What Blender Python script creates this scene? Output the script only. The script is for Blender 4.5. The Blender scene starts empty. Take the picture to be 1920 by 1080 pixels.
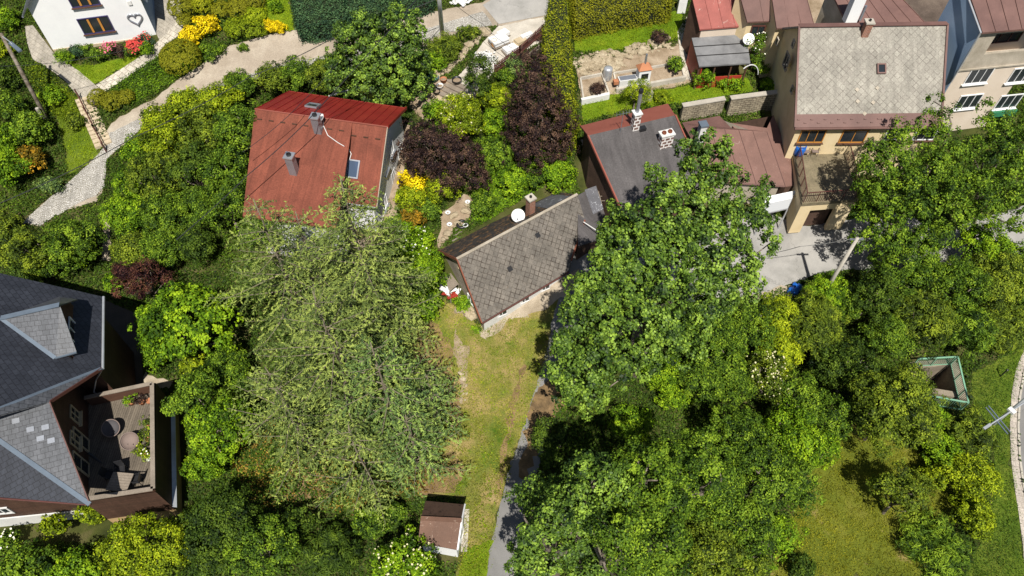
import bpy, bmesh, math, random
import numpy as np
from mathutils import Vector, Matrix
D = bpy.data
sc = bpy.context.scene
COL = sc.collection
# ------------------------------------------------------------------ camera, sky, sun
F, H, TL = 1350.0, 45.0, math.radians(36)      # focal length in photo pixels, camera height, tilt from straight down
CT, ST = math.cos(TL), math.sin(TL)
cd = D.cameras.new('camera'); cd.sensor_width = 36; cd.lens = 36*F/1920; cd.clip_end = 2000; cd.clip_start = .5
cam = D.objects.new('camera', cd); COL.objects.link(cam)
cam.location = (0, 0, H); cam.rotation_euler = (TL, 0, 0); sc.camera = cam
def ray(px, py):
    x = (px-960)/F; y = -(py-540)/F
    return Vector((x, y*CT+ST, y*ST-CT))
ANTI = ray(885, 650).normalized()               # where the sunlight goes
sd = D.lights.new('sun', 'SUN'); sd.energy = 5.0; sd.angle = math.radians(.55); sd.color = (1, .955, .87)
so = D.objects.new('sun', sd); COL.objects.link(so); so.location = (20, -40, 90)
so.rotation_euler = ANTI.to_track_quat('-Z', 'Y').to_euler()
w = D.worlds.new('World'); sc.world = w; w.use_nodes = True
nt = w.node_tree; bg = nt.nodes['Background']
sky = nt.nodes.new('ShaderNodeTexSky'); sky.sky_type = 'NISHITA'; sky.sun_disc = False
sky.sun_elevation = math.asin(-ANTI.z); sky.sun_rotation = math.atan2(-ANTI.x, -ANTI.y)
nt.links.new(sky.outputs[0], bg.inputs[0]); bg.inputs[1].default_value = .05
vs = sc.view_settings; vs.view_transform = 'Standard'; vs.look = 'None'; vs.exposure = 0.3; vs.gamma = 1
sc.cycles.max_bounces = 4; sc.cycles.diffuse_bounces = 2; sc.cycles.transparent_max_bounces = 6
sc.cycles.use_denoising = True

# ------------------------------------------------------------------ projection helpers
def sp(v, k=4.):
    v = v/k
    return k*np.logaddexp(0, v)
def g(x, y): return .28*(sp(y-26)-sp(y-85)) + 0*x
def P(px, py, z):
    d = ray(px, py); return Vector((0, 0, H)) + d*((z-H)/d.z)
def G(px, py, h=0.):
    z = 0.
    for i in range(40):
        p = P(px, py, z+h); z = .5*z+.5*float(g(p.x, p.y))
    return p
def PL(px, py, p0, n):
    d = ray(px, py); o = Vector((0, 0, H)); return o + d*((p0-o).dot(n)/d.dot(n))
def mpp(p):                                     # metres per photo pixel at p
    return (p.y*ST-(p.z-H)*CT)/F
def V(*a): return Vector(a)
def flat(v): return Vector((v.x, v.y, 0)).normalized()

# ------------------------------------------------------------------ materials
M = {}
def nmat(name):
    m = D.materials.new(name); m.use_nodes = True; M[name] = m
    t = m.node_tree; return m, t, t.nodes['Principled BSDF'], t.nodes, t.links
def c4(c): return (c[0], c[1], c[2], 1)
def ramp(n, l, src, stops):
    r = n.new('ShaderNodeValToRGB'); e = r.color_ramp.elements
    while len(e) < len(stops): e.new(.5)
    for i, (p, c) in enumerate(stops): e[i].position = p; e[i].color = c4(c)
    l.new(src, r.inputs[0]); return r.outputs[0]
def noise(n, l, co, scale, detail=5, rough=.6, dist=0):
    t = n.new('ShaderNodeTexNoise'); t.inputs['Scale'].default_value = scale; t.inputs['Detail'].default_value = detail
    t.inputs['Roughness'].default_value = rough; t.inputs['Distortion'].default_value = dist
    l.new(co, t.inputs['Vector']); return t.outputs[0]
def mixc(n, l, a, b, fac, mode='MIX'):
    m = n.new('ShaderNodeMix'); m.data_type = 'RGBA'; m.blend_type = mode
    for s, v in ((0, fac), (6, a), (7, b)):
        if isinstance(v, (int, float)): m.inputs[s].default_value = v
        elif isinstance(v, tuple): m.inputs[s].default_value = c4(v)
        else: l.new(v, m.inputs[s])
    return m.outputs[2]
def bumpn(n, l, b, h, st, dist=.05):
    u = n.new('ShaderNodeBump'); u.inputs['Strength'].default_value = st; u.inputs['Distance'].default_value = dist
    l.new(h, u.inputs['Height']); l.new(u.outputs[0], b.inputs['Normal'])
def surf(name, cols, scale=.6, fine=14., fa=.35, rough=.85, bump=.3, metal=0, spec=.3, uv=False, stretch=None):
    """two-scale mottled surface; cols = dark, mid, light"""
    m, t, b, n, l = nmat(name)
    tc = n.new('ShaderNodeTexCoord'); co = tc.outputs['UV' if uv else 'Object']
    if stretch:
        mp = n.new('ShaderNodeMapping'); mp.inputs['Scale'].default_value = stretch; l.new(co, mp.inputs[0]); co = mp.outputs[0]
    a = noise(n, l, co, scale, 6, .62, .3)
    k = len(cols)-1
    base = ramp(n, l, a, [(.3+.4*i/max(k, 1), c) for i, c in enumerate(cols)])
    f = noise(n, l, co, fine, 4, .7)
    g2 = ramp(n, l, f, [(.3, (1-fa,)*3), (.7, (1+fa*.6,)*3)])
    out = mixc(n, l, base, g2, 1., 'MULTIPLY')
    l.new(out, b.inputs['Base Color'])
    b.inputs['Roughness'].default_value = rough; b.inputs['Metallic'].default_value = metal
    b.inputs['Specular IOR Level'].default_value = spec
    if bump: bumpn(n, l, b, f, bump)
    return m
def tiles(name, c1, c2, gap, bw, bh, rot=0, offset=.5, mortar=.02, rough=.75, stain=(.55, 1.15), spec=.3, bump=.5, moss=None, squash=1, warp=0, ragged=False):
    m, t, b, n, l = nmat(name)
    tc = n.new('ShaderNodeTexCoord'); mp = n.new('ShaderNodeMapping')
    mp.inputs['Rotation'].default_value[2] = math.radians(rot); l.new(tc.outputs['UV'], mp.inputs[0])
    vec = mp.outputs[0]
    if warp:
        nz = n.new('ShaderNodeTexNoise'); nz.inputs['Scale'].default_value = 1.7; l.new(vec, nz.inputs['Vector'])
        va = n.new('ShaderNodeVectorMath'); va.operation = 'MULTIPLY_ADD'
        va.inputs[1].default_value = (warp, warp, 0); l.new(nz.outputs['Color'], va.inputs[0]); l.new(vec, va.inputs[2]); vec = va.outputs[0]
    br = n.new('ShaderNodeTexBrick'); l.new(vec, br.inputs['Vector'])
    br.offset = offset; br.squash = squash
    for k, v in (('Color1', c4(c1)), ('Color2', c4(c2)), ('Mortar', c4(gap))): br.inputs[k].default_value = v
    br.inputs['Scale'].default_value = 1; br.inputs['Mortar Size'].default_value = mortar
    br.inputs['Brick Width'].default_value = bw; br.inputs['Row Height'].default_value = bh; br.inputs['Bias'].default_value = 0
    bcol = br.outputs[0]
    if ragged:
        br.inputs['Mortar'].default_value = c4([(p+q)/2 for p, q in zip(c1, c2)])
        rz_ = noise(n, l, tc.outputs['UV'], 1.6, 6, .7, .6); rk = ramp(n, l, rz_, [(.42, (.12,)*3), (.58, (1, 1, 1))])
        ml = n.new('ShaderNodeMath'); ml.operation = 'MULTIPLY'; l.new(br.outputs[1], ml.inputs[0]); l.new(rk, ml.inputs[1])
        bcol = mixc(n, l, bcol, gap, ml.outputs[0])
    a = noise(n, l, tc.outputs['UV'], .55, 7, .65, .4)
    st = ramp(n, l, a, [(.3, (stain[0],)*3), (.68, (stain[1],)*3)])
    out = mixc(n, l, bcol, st, 1., 'MULTIPLY')
    m2 = n.new('ShaderNodeMapping'); m2.inputs['Scale'].default_value = (2.6, .3, 1); l.new(tc.outputs['UV'], m2.inputs[0])
    sk = noise(n, l, m2.outputs[0], 1., 6, .65); out = mixc(n, l, out, ramp(n, l, sk, [(.36, (.8,)*3), (.64, (1.1,)*3)]), 1., 'MULTIPLY')
    f = noise(n, l, tc.outputs['UV'], 9, 5, .7)
    sp2 = ramp(n, l, f, [(.3, (.72,)*3), (.7, (1.25,)*3)])
    out = mixc(n, l, out, sp2, 1., 'MULTIPLY')
    if moss:
        mz = noise(n, l, tc.outputs['UV'], 2.3, 8, .75, .5)
        mk = ramp(n, l, mz, [(moss[1], (0, 0, 0)), (moss[1]+.06, (1, 1, 1))])
        out = mixc(n, l, out, moss[0], mk)
    l.new(out, b.inputs['Base Color']); b.inputs['Roughness'].default_value = rough; b.inputs['Specular IOR Level'].default_value = spec
    if bump: bumpn(n, l, b, br.outputs[1], -bump, .02)
    return m
def plain(name, c, rough=.5, metal=0, spec=.5, var=.12):
    return surf(name, [tuple(v*(1-var) for v in c), tuple(v*(1+var) for v in c)], 1.5, 30, var, rough, .05, metal, spec)
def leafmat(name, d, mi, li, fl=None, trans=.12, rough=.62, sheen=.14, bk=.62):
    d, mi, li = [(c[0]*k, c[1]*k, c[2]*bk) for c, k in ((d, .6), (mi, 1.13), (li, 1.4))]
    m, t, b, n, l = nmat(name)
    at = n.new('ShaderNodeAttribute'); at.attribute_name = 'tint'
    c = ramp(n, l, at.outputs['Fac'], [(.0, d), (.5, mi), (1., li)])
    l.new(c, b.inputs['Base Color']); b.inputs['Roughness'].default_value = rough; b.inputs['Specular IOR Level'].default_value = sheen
    tr = n.new('ShaderNodeBsdfTranslucent'); tc2 = mixc(n, l, c, (1.25, 1.3, .55), 1., 'MULTIPLY'); l.new(tc2, tr.inputs[0])
    mx = n.new('ShaderNodeMixShader'); mx.inputs[0].default_value = trans
    l.new(b.outputs[0], mx.inputs[1]); l.new(tr.outputs[0], mx.inputs[2]); l.new(mx.outputs[0], n['Material Output'].inputs[0])
    return m
# foliage
leafmat('lf_mid', (.022, .055, .009), (.075, .14, .018), (.19, .275, .04))
leafmat('lf_bright', (.035, .09, .006), (.11, .21, .014), (.25, .36, .028))
leafmat('lf_lime', (.06, .1, .006), (.165, .23, .013), (.34, .39, .028))
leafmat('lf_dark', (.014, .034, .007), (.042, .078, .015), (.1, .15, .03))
leafmat('lf_maple', (.022, .055, .009), (.08, .148, .021), (.21, .31, .055), rough=.55, sheen=.28, bk=.85)
leafmat('lf_olive', (.03, .055, .01), (.09, .135, .02), (.21, .26, .04))
leafmat('lf_purple', (.012, .004, .009), (.045, .016, .027), (.11, .045, .055))
leafmat('lf_brown', (.014, .008, .008), (.045, .025, .024), (.12, .07, .062), bk=1)
leafmat('lf_yellow', (.35, .26, .005), (.68, .5, .01), (.85, .68, .03))
leafmat('lf_orange', (.08, .09, .01), (.2, .13, .02), (.38, .2, .03))
leafmat('lf_spruce', (.04, .08, .024), (.1, .165, .05), (.22, .3, .09), bk=1)
leafmat('lf_larch', (.035, .065, .016), (.115, .16, .04), (.25, .3, .085), bk=1.05)
leafmat('lf_hedge', (.07, .1, .006), (.2, .235, .014), (.37, .35, .03))
leafmat('lf_hedge2', (.045, .075, .006), (.135, .17, .014), (.3, .3, .03))
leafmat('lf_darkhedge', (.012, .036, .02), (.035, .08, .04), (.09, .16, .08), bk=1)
leafmat('lf_topiary', (.09, .1, .008), (.17, .175, .016), (.24, .235, .028))
leafmat('lf_dry', (.12, .075, .02), (.25, .16, .05), (.42, .3, .12))
leafmat('lf_grass', (.07, .12, .004), (.17, .25, .01), (.32, .4, .02))
leafmat('lf_drygrass', (.1, .125, .018), (.21, .225, .04), (.38, .34, .09))
leafmat('lf_meadow', (.08, .1, .01), (.17, .18, .018), (.32, .3, .04))
plain('fl_cream', (.62, .58, .33), .7); plain('fl_white', (.82, .8, .66), .6); plain('fl_pink', (.6, .12, .2), .6); plain('fl_red', (.55, .04, .03), .6); plain('fl_yellow', (.8, .6, .03), .6)
surf('hedge_core', [(.01, .016, .006), (.025, .03, .012)], 3, 18, .4, .95, .6)
surf('bark', [(.1, .075, .055), (.2, .165, .13), (.32, .28, .23)], 3, 18, .4, .9, .6)
surf('larchbark', [(.16, .13, .09), (.27, .23, .17)], 3, 18, .4, .9, .5)
# ground
def groundmat(name, cols, scale, patch=None, fine=30, fa=.45):
    m = surf(name, cols, scale, fine, fa, .95, .8, 0, .1)
    if patch:
        t = m.node_tree; n, l = t.nodes, t.links; b = n['Principled BSDF']
        src = b.inputs['Base Color'].links[0].from_socket
        tc = n.new('ShaderNodeTexCoord'); z = noise(n, l, tc.outputs['Object'], patch[2], 7, .7, .6)
        mk = ramp(n, l, z, [(patch[1], (0, 0, 0)), (patch[1]+.12, (1, 1, 1))])
        l.new(mixc(n, l, src, patch[0], mk), b.inputs['Base Color'])
    return m
def cracked(name, sc_=.4):
    m = M[name]; t = m.node_tree; n, l = t.nodes, t.links; b = n['Principled BSDF']; src = b.inputs['Base Color'].links[0].from_socket
    tc = n.new('ShaderNodeTexCoord'); nz = n.new('ShaderNodeTexNoise'); nz.inputs['Scale'].default_value = 1.1; nz.inputs['Detail'].default_value = 6; l.new(tc.outputs['Object'], nz.inputs['Vector'])
    va = n.new('ShaderNodeVectorMath'); va.operation = 'MULTIPLY_ADD'; va.inputs[1].default_value = (1.6, 1.6, 0); l.new(nz.outputs['Color'], va.inputs[0]); l.new(tc.outputs['Object'], va.inputs[2])
    vo = n.new('ShaderNodeTexVoronoi'); vo.feature = 'DISTANCE_TO_EDGE'; vo.inputs['Scale'].default_value = sc_; l.new(va.outputs[0], vo.inputs['Vector'])
    mk = ramp(n, l, vo.outputs['Distance'], [(0, (.72,)*3), (.008, (1, 1, 1))])
    v2 = n.new('ShaderNodeTexVoronoi'); v2.inputs['Scale'].default_value = .28; l.new(va.outputs[0], v2.inputs['Vector'])
    pt = ramp(n, l, v2.outputs['Color'], [(.3, (.95,)*3), (.7, (1.03,)*3)])
    o = mixc(n, l, src, mk, 1., 'MULTIPLY'); o = mixc(n, l, o, pt, 1., 'MULTIPLY'); l.new(o, b.inputs['Base Color'])
groundmat('g_wild', [(.03, .038, .012), (.07, .08, .02), (.13, .11, .05)], .5)
groundmat('g_lawn', [(.085, .16, .008), (.14, .22, .011), (.22, .27, .016)], .55)
groundmat('g_dry', [(.07, .13, .012), (.14, .175, .03), (.21, .2, .05), (.33, .25, .1), (.4, .3, .15)], .42, ((.09, .15, .012), .56, 1.3), 18, .55)
groundmat('g_meadow', [(.09, .12, .014), (.15, .17, .02), (.22, .2, .04)], .3, ((.33, .24, .1), .6, .5))
groundmat('g_verge', [(.07, .12, .012), (.12, .17, .018), (.17, .2, .03)], .4)
groundmat('g_soil', [(.22, .16, .1), (.34, .26, .18), (.46, .37, .27)], .9)
groundmat('g_litter', [(.1, .07, .04), (.24, .16, .08), (.38, .25, .13)], 1.1)
groundmat('g_gravel', [(.27, .225, .17), (.36, .3, .235), (.46, .4, .32)], .35, ((.3, .26, .2), .6, .8), 9, .2)
groundmat('g_sand', [(.3, .24, .17), (.42, .35, .26), (.54, .46, .36)], .8)
surf('brown_gravel', [(.06, .045, .035), (.1, .075, .06), (.15, .115, .09)], .6, 12, .3, .95, .5)
surf('asphalt', [(.15, .147, .143), (.2, .195, .188), (.26, .25, .24)], .25, 25, .12, .9, .2)
surf('asphalt_old', [(.24, .232, .215), (.31, .298, .28), (.37, .355, .33)], .5, 20, .12, .9, .2)
cracked('asphalt'); cracked('asphalt_old')
tiles('cobble', (.52, .5, .47), (.36, .345, .32), (.2, .18, .14), .16, .12, 20, .5, .018, .8, (.8, 1.1), warp=.5)
tiles('paving', (.4, .36, .3), (.33, .3, .25), (.2, .17, .13), .5, .35, 34, .5, .012, .85, (.75, 1.15))
tiles('pathslab', (.55, .5, .42), (.45, .41, .34), (.26, .22, .17), .6, .45, 33, .5, .02, .85, (.75, 1.15), warp=.2)
tiles('sidewalk', (.5, .44, .38), (.42, .37, .32), (.3, .26, .22), .4, .4, 10, .5, .015, .85, (.85, 1.1))
tiles('terrace_pav_shaded', (.22, .18, .115), (.18, .15, .095), (.2, .17, .1), .4, .4, 0, .0, .012, .85, (.7, 1.2))  # paving darkened, shade of the overhanging tree is put into the colour
# roofs
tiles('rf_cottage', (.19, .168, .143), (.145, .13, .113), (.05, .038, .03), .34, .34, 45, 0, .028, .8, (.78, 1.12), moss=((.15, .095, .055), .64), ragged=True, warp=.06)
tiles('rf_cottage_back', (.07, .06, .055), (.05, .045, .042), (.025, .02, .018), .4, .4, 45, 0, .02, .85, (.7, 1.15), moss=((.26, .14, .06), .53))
tiles('rf_diamond', (.33, .31, .265), (.27, .25, .215), (.16, .14, .12), .38, .38, 45, 0, .022, .8, (.86, 1.1), moss=((.5, .47, .42), .68), ragged=True, warp=.04)
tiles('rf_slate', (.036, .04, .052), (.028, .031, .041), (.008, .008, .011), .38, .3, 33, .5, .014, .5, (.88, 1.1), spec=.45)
tiles('rf_slate_light', (.105, .11, .122), (.085, .09, .1), (.035, .035, .04), .38, .3, 0, .5, .014, .45, (.9, 1.1), spec=.5)  # lighter grey roofing; on the slate house it paints sunlight onto slopes
tiles('rf_felt_red', (.225, .066, .04), (.195, .058, .036), (.12, .035, .022), 30, 1.05, 90, 0, .009, .85, (.7, 1.15), bump=.2)
tiles('rf_black', (.092, .084, .085), (.085, .078, .078), (.06, .055, .055), 30, 1.1, 90, 0, .006, .85, (.8, 1.2), bump=.1, moss=((.14, .1, .07), .68))
surf('rf_metal_red', [(.17, .014, .011), (.225, .018, .014), (.28, .03, .02)], .5, 12, .12, .5, .05, 0, .5)
surf('rf_metal_brown', [(.115, .06, .052), (.15, .08, .068), (.185, .1, .085)], .5, 12, .12, .6, .05, 0, .4)
surf('rf_felt_dull', [(.25, .075, .052), (.3, .095, .068)], .6, 20, .15, .85, .1)
def worn(name, c, w, th):
    m = surf(name, [tuple(v*.8 for v in c), c, tuple(v*1.2 for v in c)], .6, 14, .15, .65, .1)
    t = m.node_tree; n, l = t.nodes, t.links; b = n['Principled BSDF']; src = b.inputs['Base Color'].links[0].from_socket
    tc = n.new('ShaderNodeTexCoord'); z = noise(n, l, tc.outputs['Object'], 2.4, 9, .75, .8)
    mk = ramp(n, l, z, [(th, (0, 0, 0)), (th+.03, (1, 1, 1))]); l.new(mixc(n, l, src, w, mk), b.inputs['Base Color']); return m
worn('rf_worn_red', (.3, .09, .075), (.5, .38, .33), .63)
worn('rf_worn_brown', (.19, .105, .085), (.5, .42, .38), .64)
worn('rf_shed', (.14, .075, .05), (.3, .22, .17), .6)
worn('rf_shed_shadow', (.075, .045, .033), (.03, .018, .014), .55)  # darkened copy for the upper slope, shadow on it painted in
surf('felt_grey', [(.13, .13, .135), (.19, .19, .195), (.24, .24, .245)], .7, 20, .15, .8, .1)
worn('sheet_metal', (.13, .13, .145), (.5, .52, .56), .58)
# walls
surf('w_white', [(.74, .74, .75), (.82, .82, .82)], .6, 20, .04, .85, .05)
surf('w_blue_shade', [(.2, .29, .42), (.25, .34, .47)], .6, 20, .06, .85, .05)  # blue stucco; also the bluish shade painted on the white house's side
surf('w_beige', [(.6, .47, .27), (.7, .56, .34), (.74, .61, .4)], .5, 15, .07, .9, .05)
surf('w_pink', [(.6, .5, .4), (.68, .58, .48)], .5, 15, .07, .9, .05)
surf('w_greyb', [(.3, .26, .2), (.4, .35, .28), (.5, .44, .36)], .8, 12, .15, .9, .1)
surf('w_offwhite', [(.6, .6, .58), (.72, .71, .69)], .7, 12, .1, .9, .1)
surf('w_ochre', [(.4, .27, .13), (.52, .36, .18)], .7, 12, .1, .9, .1)
surf('w_plinth', [(.45, .36, .24), (.6, .5, .36)], 1, 9, .2, .9, .2)
surf('w_darkbrown', [(.06, .035, .025), (.12, .07, .05)], 1, 12, .3, .9, .2)
surf('wood_brown', [(.075, .038, .025), (.12, .06, .038)], 1.2, 14, .25, .7, .2, stretch=(1, 1, 8))
surf('wood_grey', [(.2, .165, .13), (.3, .25, .2)], 1.2, 14, .25, .85, .2)
tiles('deck_boards', (.18, .15, .115), (.145, .12, .092), (.05, .04, .03), 12, .14, 90, .5, .01, .85, (.8, 1.15))
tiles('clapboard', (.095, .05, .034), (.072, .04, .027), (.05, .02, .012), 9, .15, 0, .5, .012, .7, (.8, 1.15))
tiles('brick_red', (.32, .1, .055), (.24, .075, .045), (.35, .3, .24), .25, .085, 0, .5, .012, .9, (.75, 1.15))
tiles('brick_white', (.2, .12, .1), (.17, .1, .085), (.8, .76, .74), .42, .3, 0, .5, .05, .9, (.95, 1.05))
tiles('stone_wall', (.42, .36, .26), (.3, .26, .19), (.13, .1, .07), .42, .2, 0, .5, .025, .95, (.6, 1.25), warp=.35)
surf('stone', [(.24, .19, .12), (.38, .31, .21), (.5, .43, .31)], 1.2, 8, .3, .95, .6)
surf('concrete', [(.36, .33, .28), (.46, .42, .36), (.54, .5, .43)], .9, 12, .18, .92, .3)
surf('pit_concrete_shade', [(.16, .13, .1), (.24, .2, .15), (.33, .28, .21)], .9, 12, .25, .92, .4)  # darker copy of the concrete, the shaft's inner shade put into colour
surf('concrete_shade', [(.07, .06, .05), (.11, .09, .07)], .9, 12, .2, .92, .3)  # concrete with shade put into its colour, for shaft depths and yard
plain('metal_grey', (.36, .38, .42), .35, .6); plain('metal_light', (.55, .57, .6), .35, .5); plain('zinc', (.16, .2, .25), .4, .3)
plain('white', (.8, .8, .8), .45); plain('black', (.02, .02, .022), .4); plain('green_paint', (.2, .4, .27), .5)
plain('red_paint', (.35, .04, .025), .5); plain('rust', (.2, .06, .03), .8); plain('brown_paint', (.1, .035, .028), .55)
plain('blue_plastic', (.01, .12, .5), .35); plain('orange_wood', (.5, .22, .04), .6); plain('navy', (.05, .04, .12), .5)
plain('terracotta', (.42, .17, .08), .8); plain('wicker', (.2, .15, .13), .8); plain('dark_wicker', (.07, .065, .07), .8); plain('teal', (.02, .16, .25), .6)
plain('lightwood', (.5, .4, .26), .8); plain('green_panel', (.04, .2, .1), .5); plain('aluminium', (.62, .63, .66), .3, .7)
m, t, b, n, l = nmat('glass'); b.inputs['Base Color'].default_value = (.02, .025, .03, 1); b.inputs['Roughness'].default_value = .12; b.inputs['Specular IOR Level'].default_value = .7
m, t, b, n, l = nmat('skyglass'); b.inputs['Base Color'].default_value = (.12, .17, .27, 1); b.inputs['Roughness'].default_value = .1; b.inputs['Metallic'].default_value = .5
m, t, b, n, l = nmat('panel_clear'); b.inputs['Base Color'].default_value = (.42, .43, .44, 1); b.inputs['Roughness'].default_value = .25

# ------------------------------------------------------------------ mesh builder
def off(o):
    v = Vector((0, 0, 0))
    while o is not None: v += o.location; o = o.parent
    return v
def link(o, parent, loc):
    COL.objects.link(o)
    if parent is None: o.location = loc
    else: o.parent = parent
    return o
def tag(o, label=None, cat=None, group=None, kind=None):
    for k, v in (('label', label), ('category', cat), ('group', group), ('kind', kind)):
        if v: o[k] = v
    return o
def thing(name, label, cat, loc, group=None):
    o = D.objects.new(name, None); COL.objects.link(o); o.location = loc; o.empty_display_size = .2
    return tag(o, label, cat, group)
class MB:
    def __init__(s): s.v = []; s.f = []
    def poly(s, pts):
        i = len(s.v); s.v += [Vector(p) for p in pts]; s.f.append(list(range(i, i+len(pts)))); return s
    def slab(s, pts, th, d=None):
        d = Vector((0, 0, -th)) if d is None else d
        pts = [Vector(p) for p in pts]; lo = [p+d for p in pts]; n = len(pts)
        s.poly(pts); s.poly(lo[::-1])
        for i in range(n): s.poly([pts[i], lo[i], lo[(i+1) % n], pts[(i+1) % n]])
        return s
    def prism(s, base, z0, z1):
        return s.slab([V(p[0], p[1], z1) for p in base], z1-z0)
    def box(s, c, u, v, w, a, b, h):                  # centre, axes, full sizes
        c = Vector(c); u = Vector(u)*a/2; v = Vector(v)*b/2; w = Vector(w)*h/2
        k = [c+i*u+j*v+q*w for q in (-1, 1) for i, j in ((-1, -1), (1, -1), (1, 1), (-1, 1))]
        for f in ((3, 2, 1, 0), (4, 5, 6, 7), (0, 1, 5, 4), (1, 2, 6, 5), (2, 3, 7, 6), (3, 0, 4, 7)): s.poly([k[i] for i in f])
        return s
    def bar(s, a, b, wd, h, up=V(0, 0, 1)):
        a = Vector(a); b = Vector(b); u = b-a; L = u.length
        if L < 1e-5: return s
        u /= L; v = up.cross(u)
        if v.length < 1e-3: v = V(1, 0, 0).cross(u)
        v.normalize(); w = u.cross(v)
        return s.box((a+b)/2, u, v, w, L, wd, h)
    def tube(s, pts, rad, n=7, cap=True):
        pts = [Vector(p) for p in pts]
        if not isinstance(rad, (list, tuple)): rad = [rad]*len(pts)
        rings = []; i0 = len(s.v); ref = None
        for i, p in enumerate(pts):
            t = (pts[min(i+1, len(pts)-1)]-pts[max(i-1, 0)]).normalized()
            if ref is None: ref = t.orthogonal().normalized()
            ref = (ref-t*ref.dot(t)).normalized(); q = t.cross(ref)
            for k in range(n):
                a = 2*math.pi*k/n; s.v.append(p+(ref*math.cos(a)+q*math.sin(a))*rad[i])
        for i in range(len(pts)-1):
            for k in range(n):
                a = i0+i*n; s.f.append([a+k, a+(k+1) % n, a+n+(k+1) % n, a+n+k])
        if cap:
            s.f.append([i0+k for k in range(n)][::-1]); e = i0+(len(pts)-1)*n; s.f.append([e+k for k in range(n)])
        return s
    def lathe(s, c, prof, n=16, up=V(0, 0, 1)):       # prof = [(r, h)]
        up = Vector(up).normalized()
        u = up.orthogonal().normalized(); q = up.cross(u); i0 = len(s.v); c = Vector(c)
        for r, h in prof:
            for k in range(n):
                a = 2*math.pi*k/n; s.v.append(c+up*h+(u*math.cos(a)+q*math.sin(a))*max(r, 1e-3))
        for i in range(len(prof)-1):
            for k in range(n):
                a = i0+i*n; s.f.append([a+k, a+(k+1) % n, a+n+(k+1) % n, a+n+k])
        return s
    def rock(s, c, r, rng, sq=.6):
        bm = bmesh.new(); bmesh.ops.create_icosphere(bm, subdivisions=1, radius=1)
        i0 = len(s.v); sc_ = [r*rng.uniform(.7, 1.3), r*rng.uniform(.7, 1.3), r*sq*rng.uniform(.8, 1.2)]; a = rng.uniform(0, 6)
        for q in bm.verts:
            k = rng.uniform(.78, 1.15); x, y, z = q.co.x*sc_[0]*k, q.co.y*sc_[1]*k, q.co.z*sc_[2]*k
            s.v.append(Vector((c[0]+x*math.cos(a)-y*math.sin(a), c[1]+x*math.sin(a)+y*math.cos(a), c[2]+z)))
        for f in bm.faces: s.f.append([i0+q.index for q in f.verts])
        bm.free(); return s
    def build(s, name, mt, parent=None, smooth=False):
        if parent is None:
            xs = [v.x for v in s.v]; ys = [v.y for v in s.v]; zs = [v.z for v in s.v]
            o0 = V((min(xs)+max(xs))/2, (min(ys)+max(ys))/2, min(zs))
        else: o0 = off(parent)
        me = D.meshes.new(name); me.from_pydata([v-o0 for v in s.v], [], s.f)
        me.materials.append(M[mt] if isinstance(mt, str) else mt)
        uvl = me.uv_layers.new(name='UV'); me.update()
        data = np.zeros(len(me.loops)*2, dtype=np.float32)
        for p in me.polygons:
            nn = p.normal
            if abs(nn.z) > .995: u = V(1, 0, 0); v = V(0, 1, 0)
            else: u = V(0, 0, 1).cross(nn).normalized(); v = nn.cross(u)
            for li in p.loop_indices:
                c = me.vertices[me.loops[li].vertex_index].co+o0
                data[2*li] = c.dot(u); data[2*li+1] = c.dot(v)
        uvl.data.foreach_set('uv', data)
        if smooth: me.polygons.foreach_set('use_smooth', [True]*len(me.polygons))
        o = D.objects.new(name, me); link(o, parent, o0); return o
def copy_tree(o, parent=None, loc=None):
    c = o.copy(); COL.objects.link(c); c.parent = parent
    if loc is not None: c.location = loc
    for ch in o.children: copy_tree(ch, c)
    return c

# ------------------------------------------------------------------ terrain and draped ground
EXC = []                                            # world polygons kept free of undergrowth
def inpoly(x, y, poly):
    r = np.zeros(x.shape, bool); n = len(poly)
    for i in range(n):
        x0, y0 = poly[i]; x1, y1 = poly[(i+1) % n]
        c = ((y0 > y) != (y1 > y)) & (x < (x1-x0)*(y-y0)/((y1-y0) or 1e-9)+x0); r ^= c
    return r
def wpoly(pts, h=0): return [(q.x, q.y) for q in (G(a, b, h) for a, b in pts)]
PIT = [(1706, 690), (1768, 668), (1794, 747), (1722, 742)]
PITW = wpoly([(1716, 688), (1784, 681), (1797, 744), (1704, 727)])
def terrain():
    def axis(lo, hi, st, far):
        a = list(np.arange(lo, hi+st/2, st)); s = st
        L = [lo]; R = [hi]
        while R[-1] < far: s *= 1.5; R.append(R[-1]+s); L.insert(0, L[0]-s)
        return np.array(L[:-1]+a+R[1:])
    xs = axis(-48, 48, .5, 400); ys = axis(4, 64, .5, 400)
    X, Y = np.meshgrid(xs, ys); Z = g(X, Y)
    co = np.stack([X, Y, Z], -1).reshape(-1, 3); nx, ny = len(xs), len(ys)
    i = np.arange((ny-1)*(nx-1)); a = (i//(nx-1))*nx+i % (nx-1)
    q = np.stack([a, a+1, a+nx+1, a+nx], 1)
    c = co[q].mean(1); keep = ~inpoly(c[:, 0], c[:, 1], PITW); q = q[keep]
    rawmesh('ground', co, q, 'g_wild', kind='structure')
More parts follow.
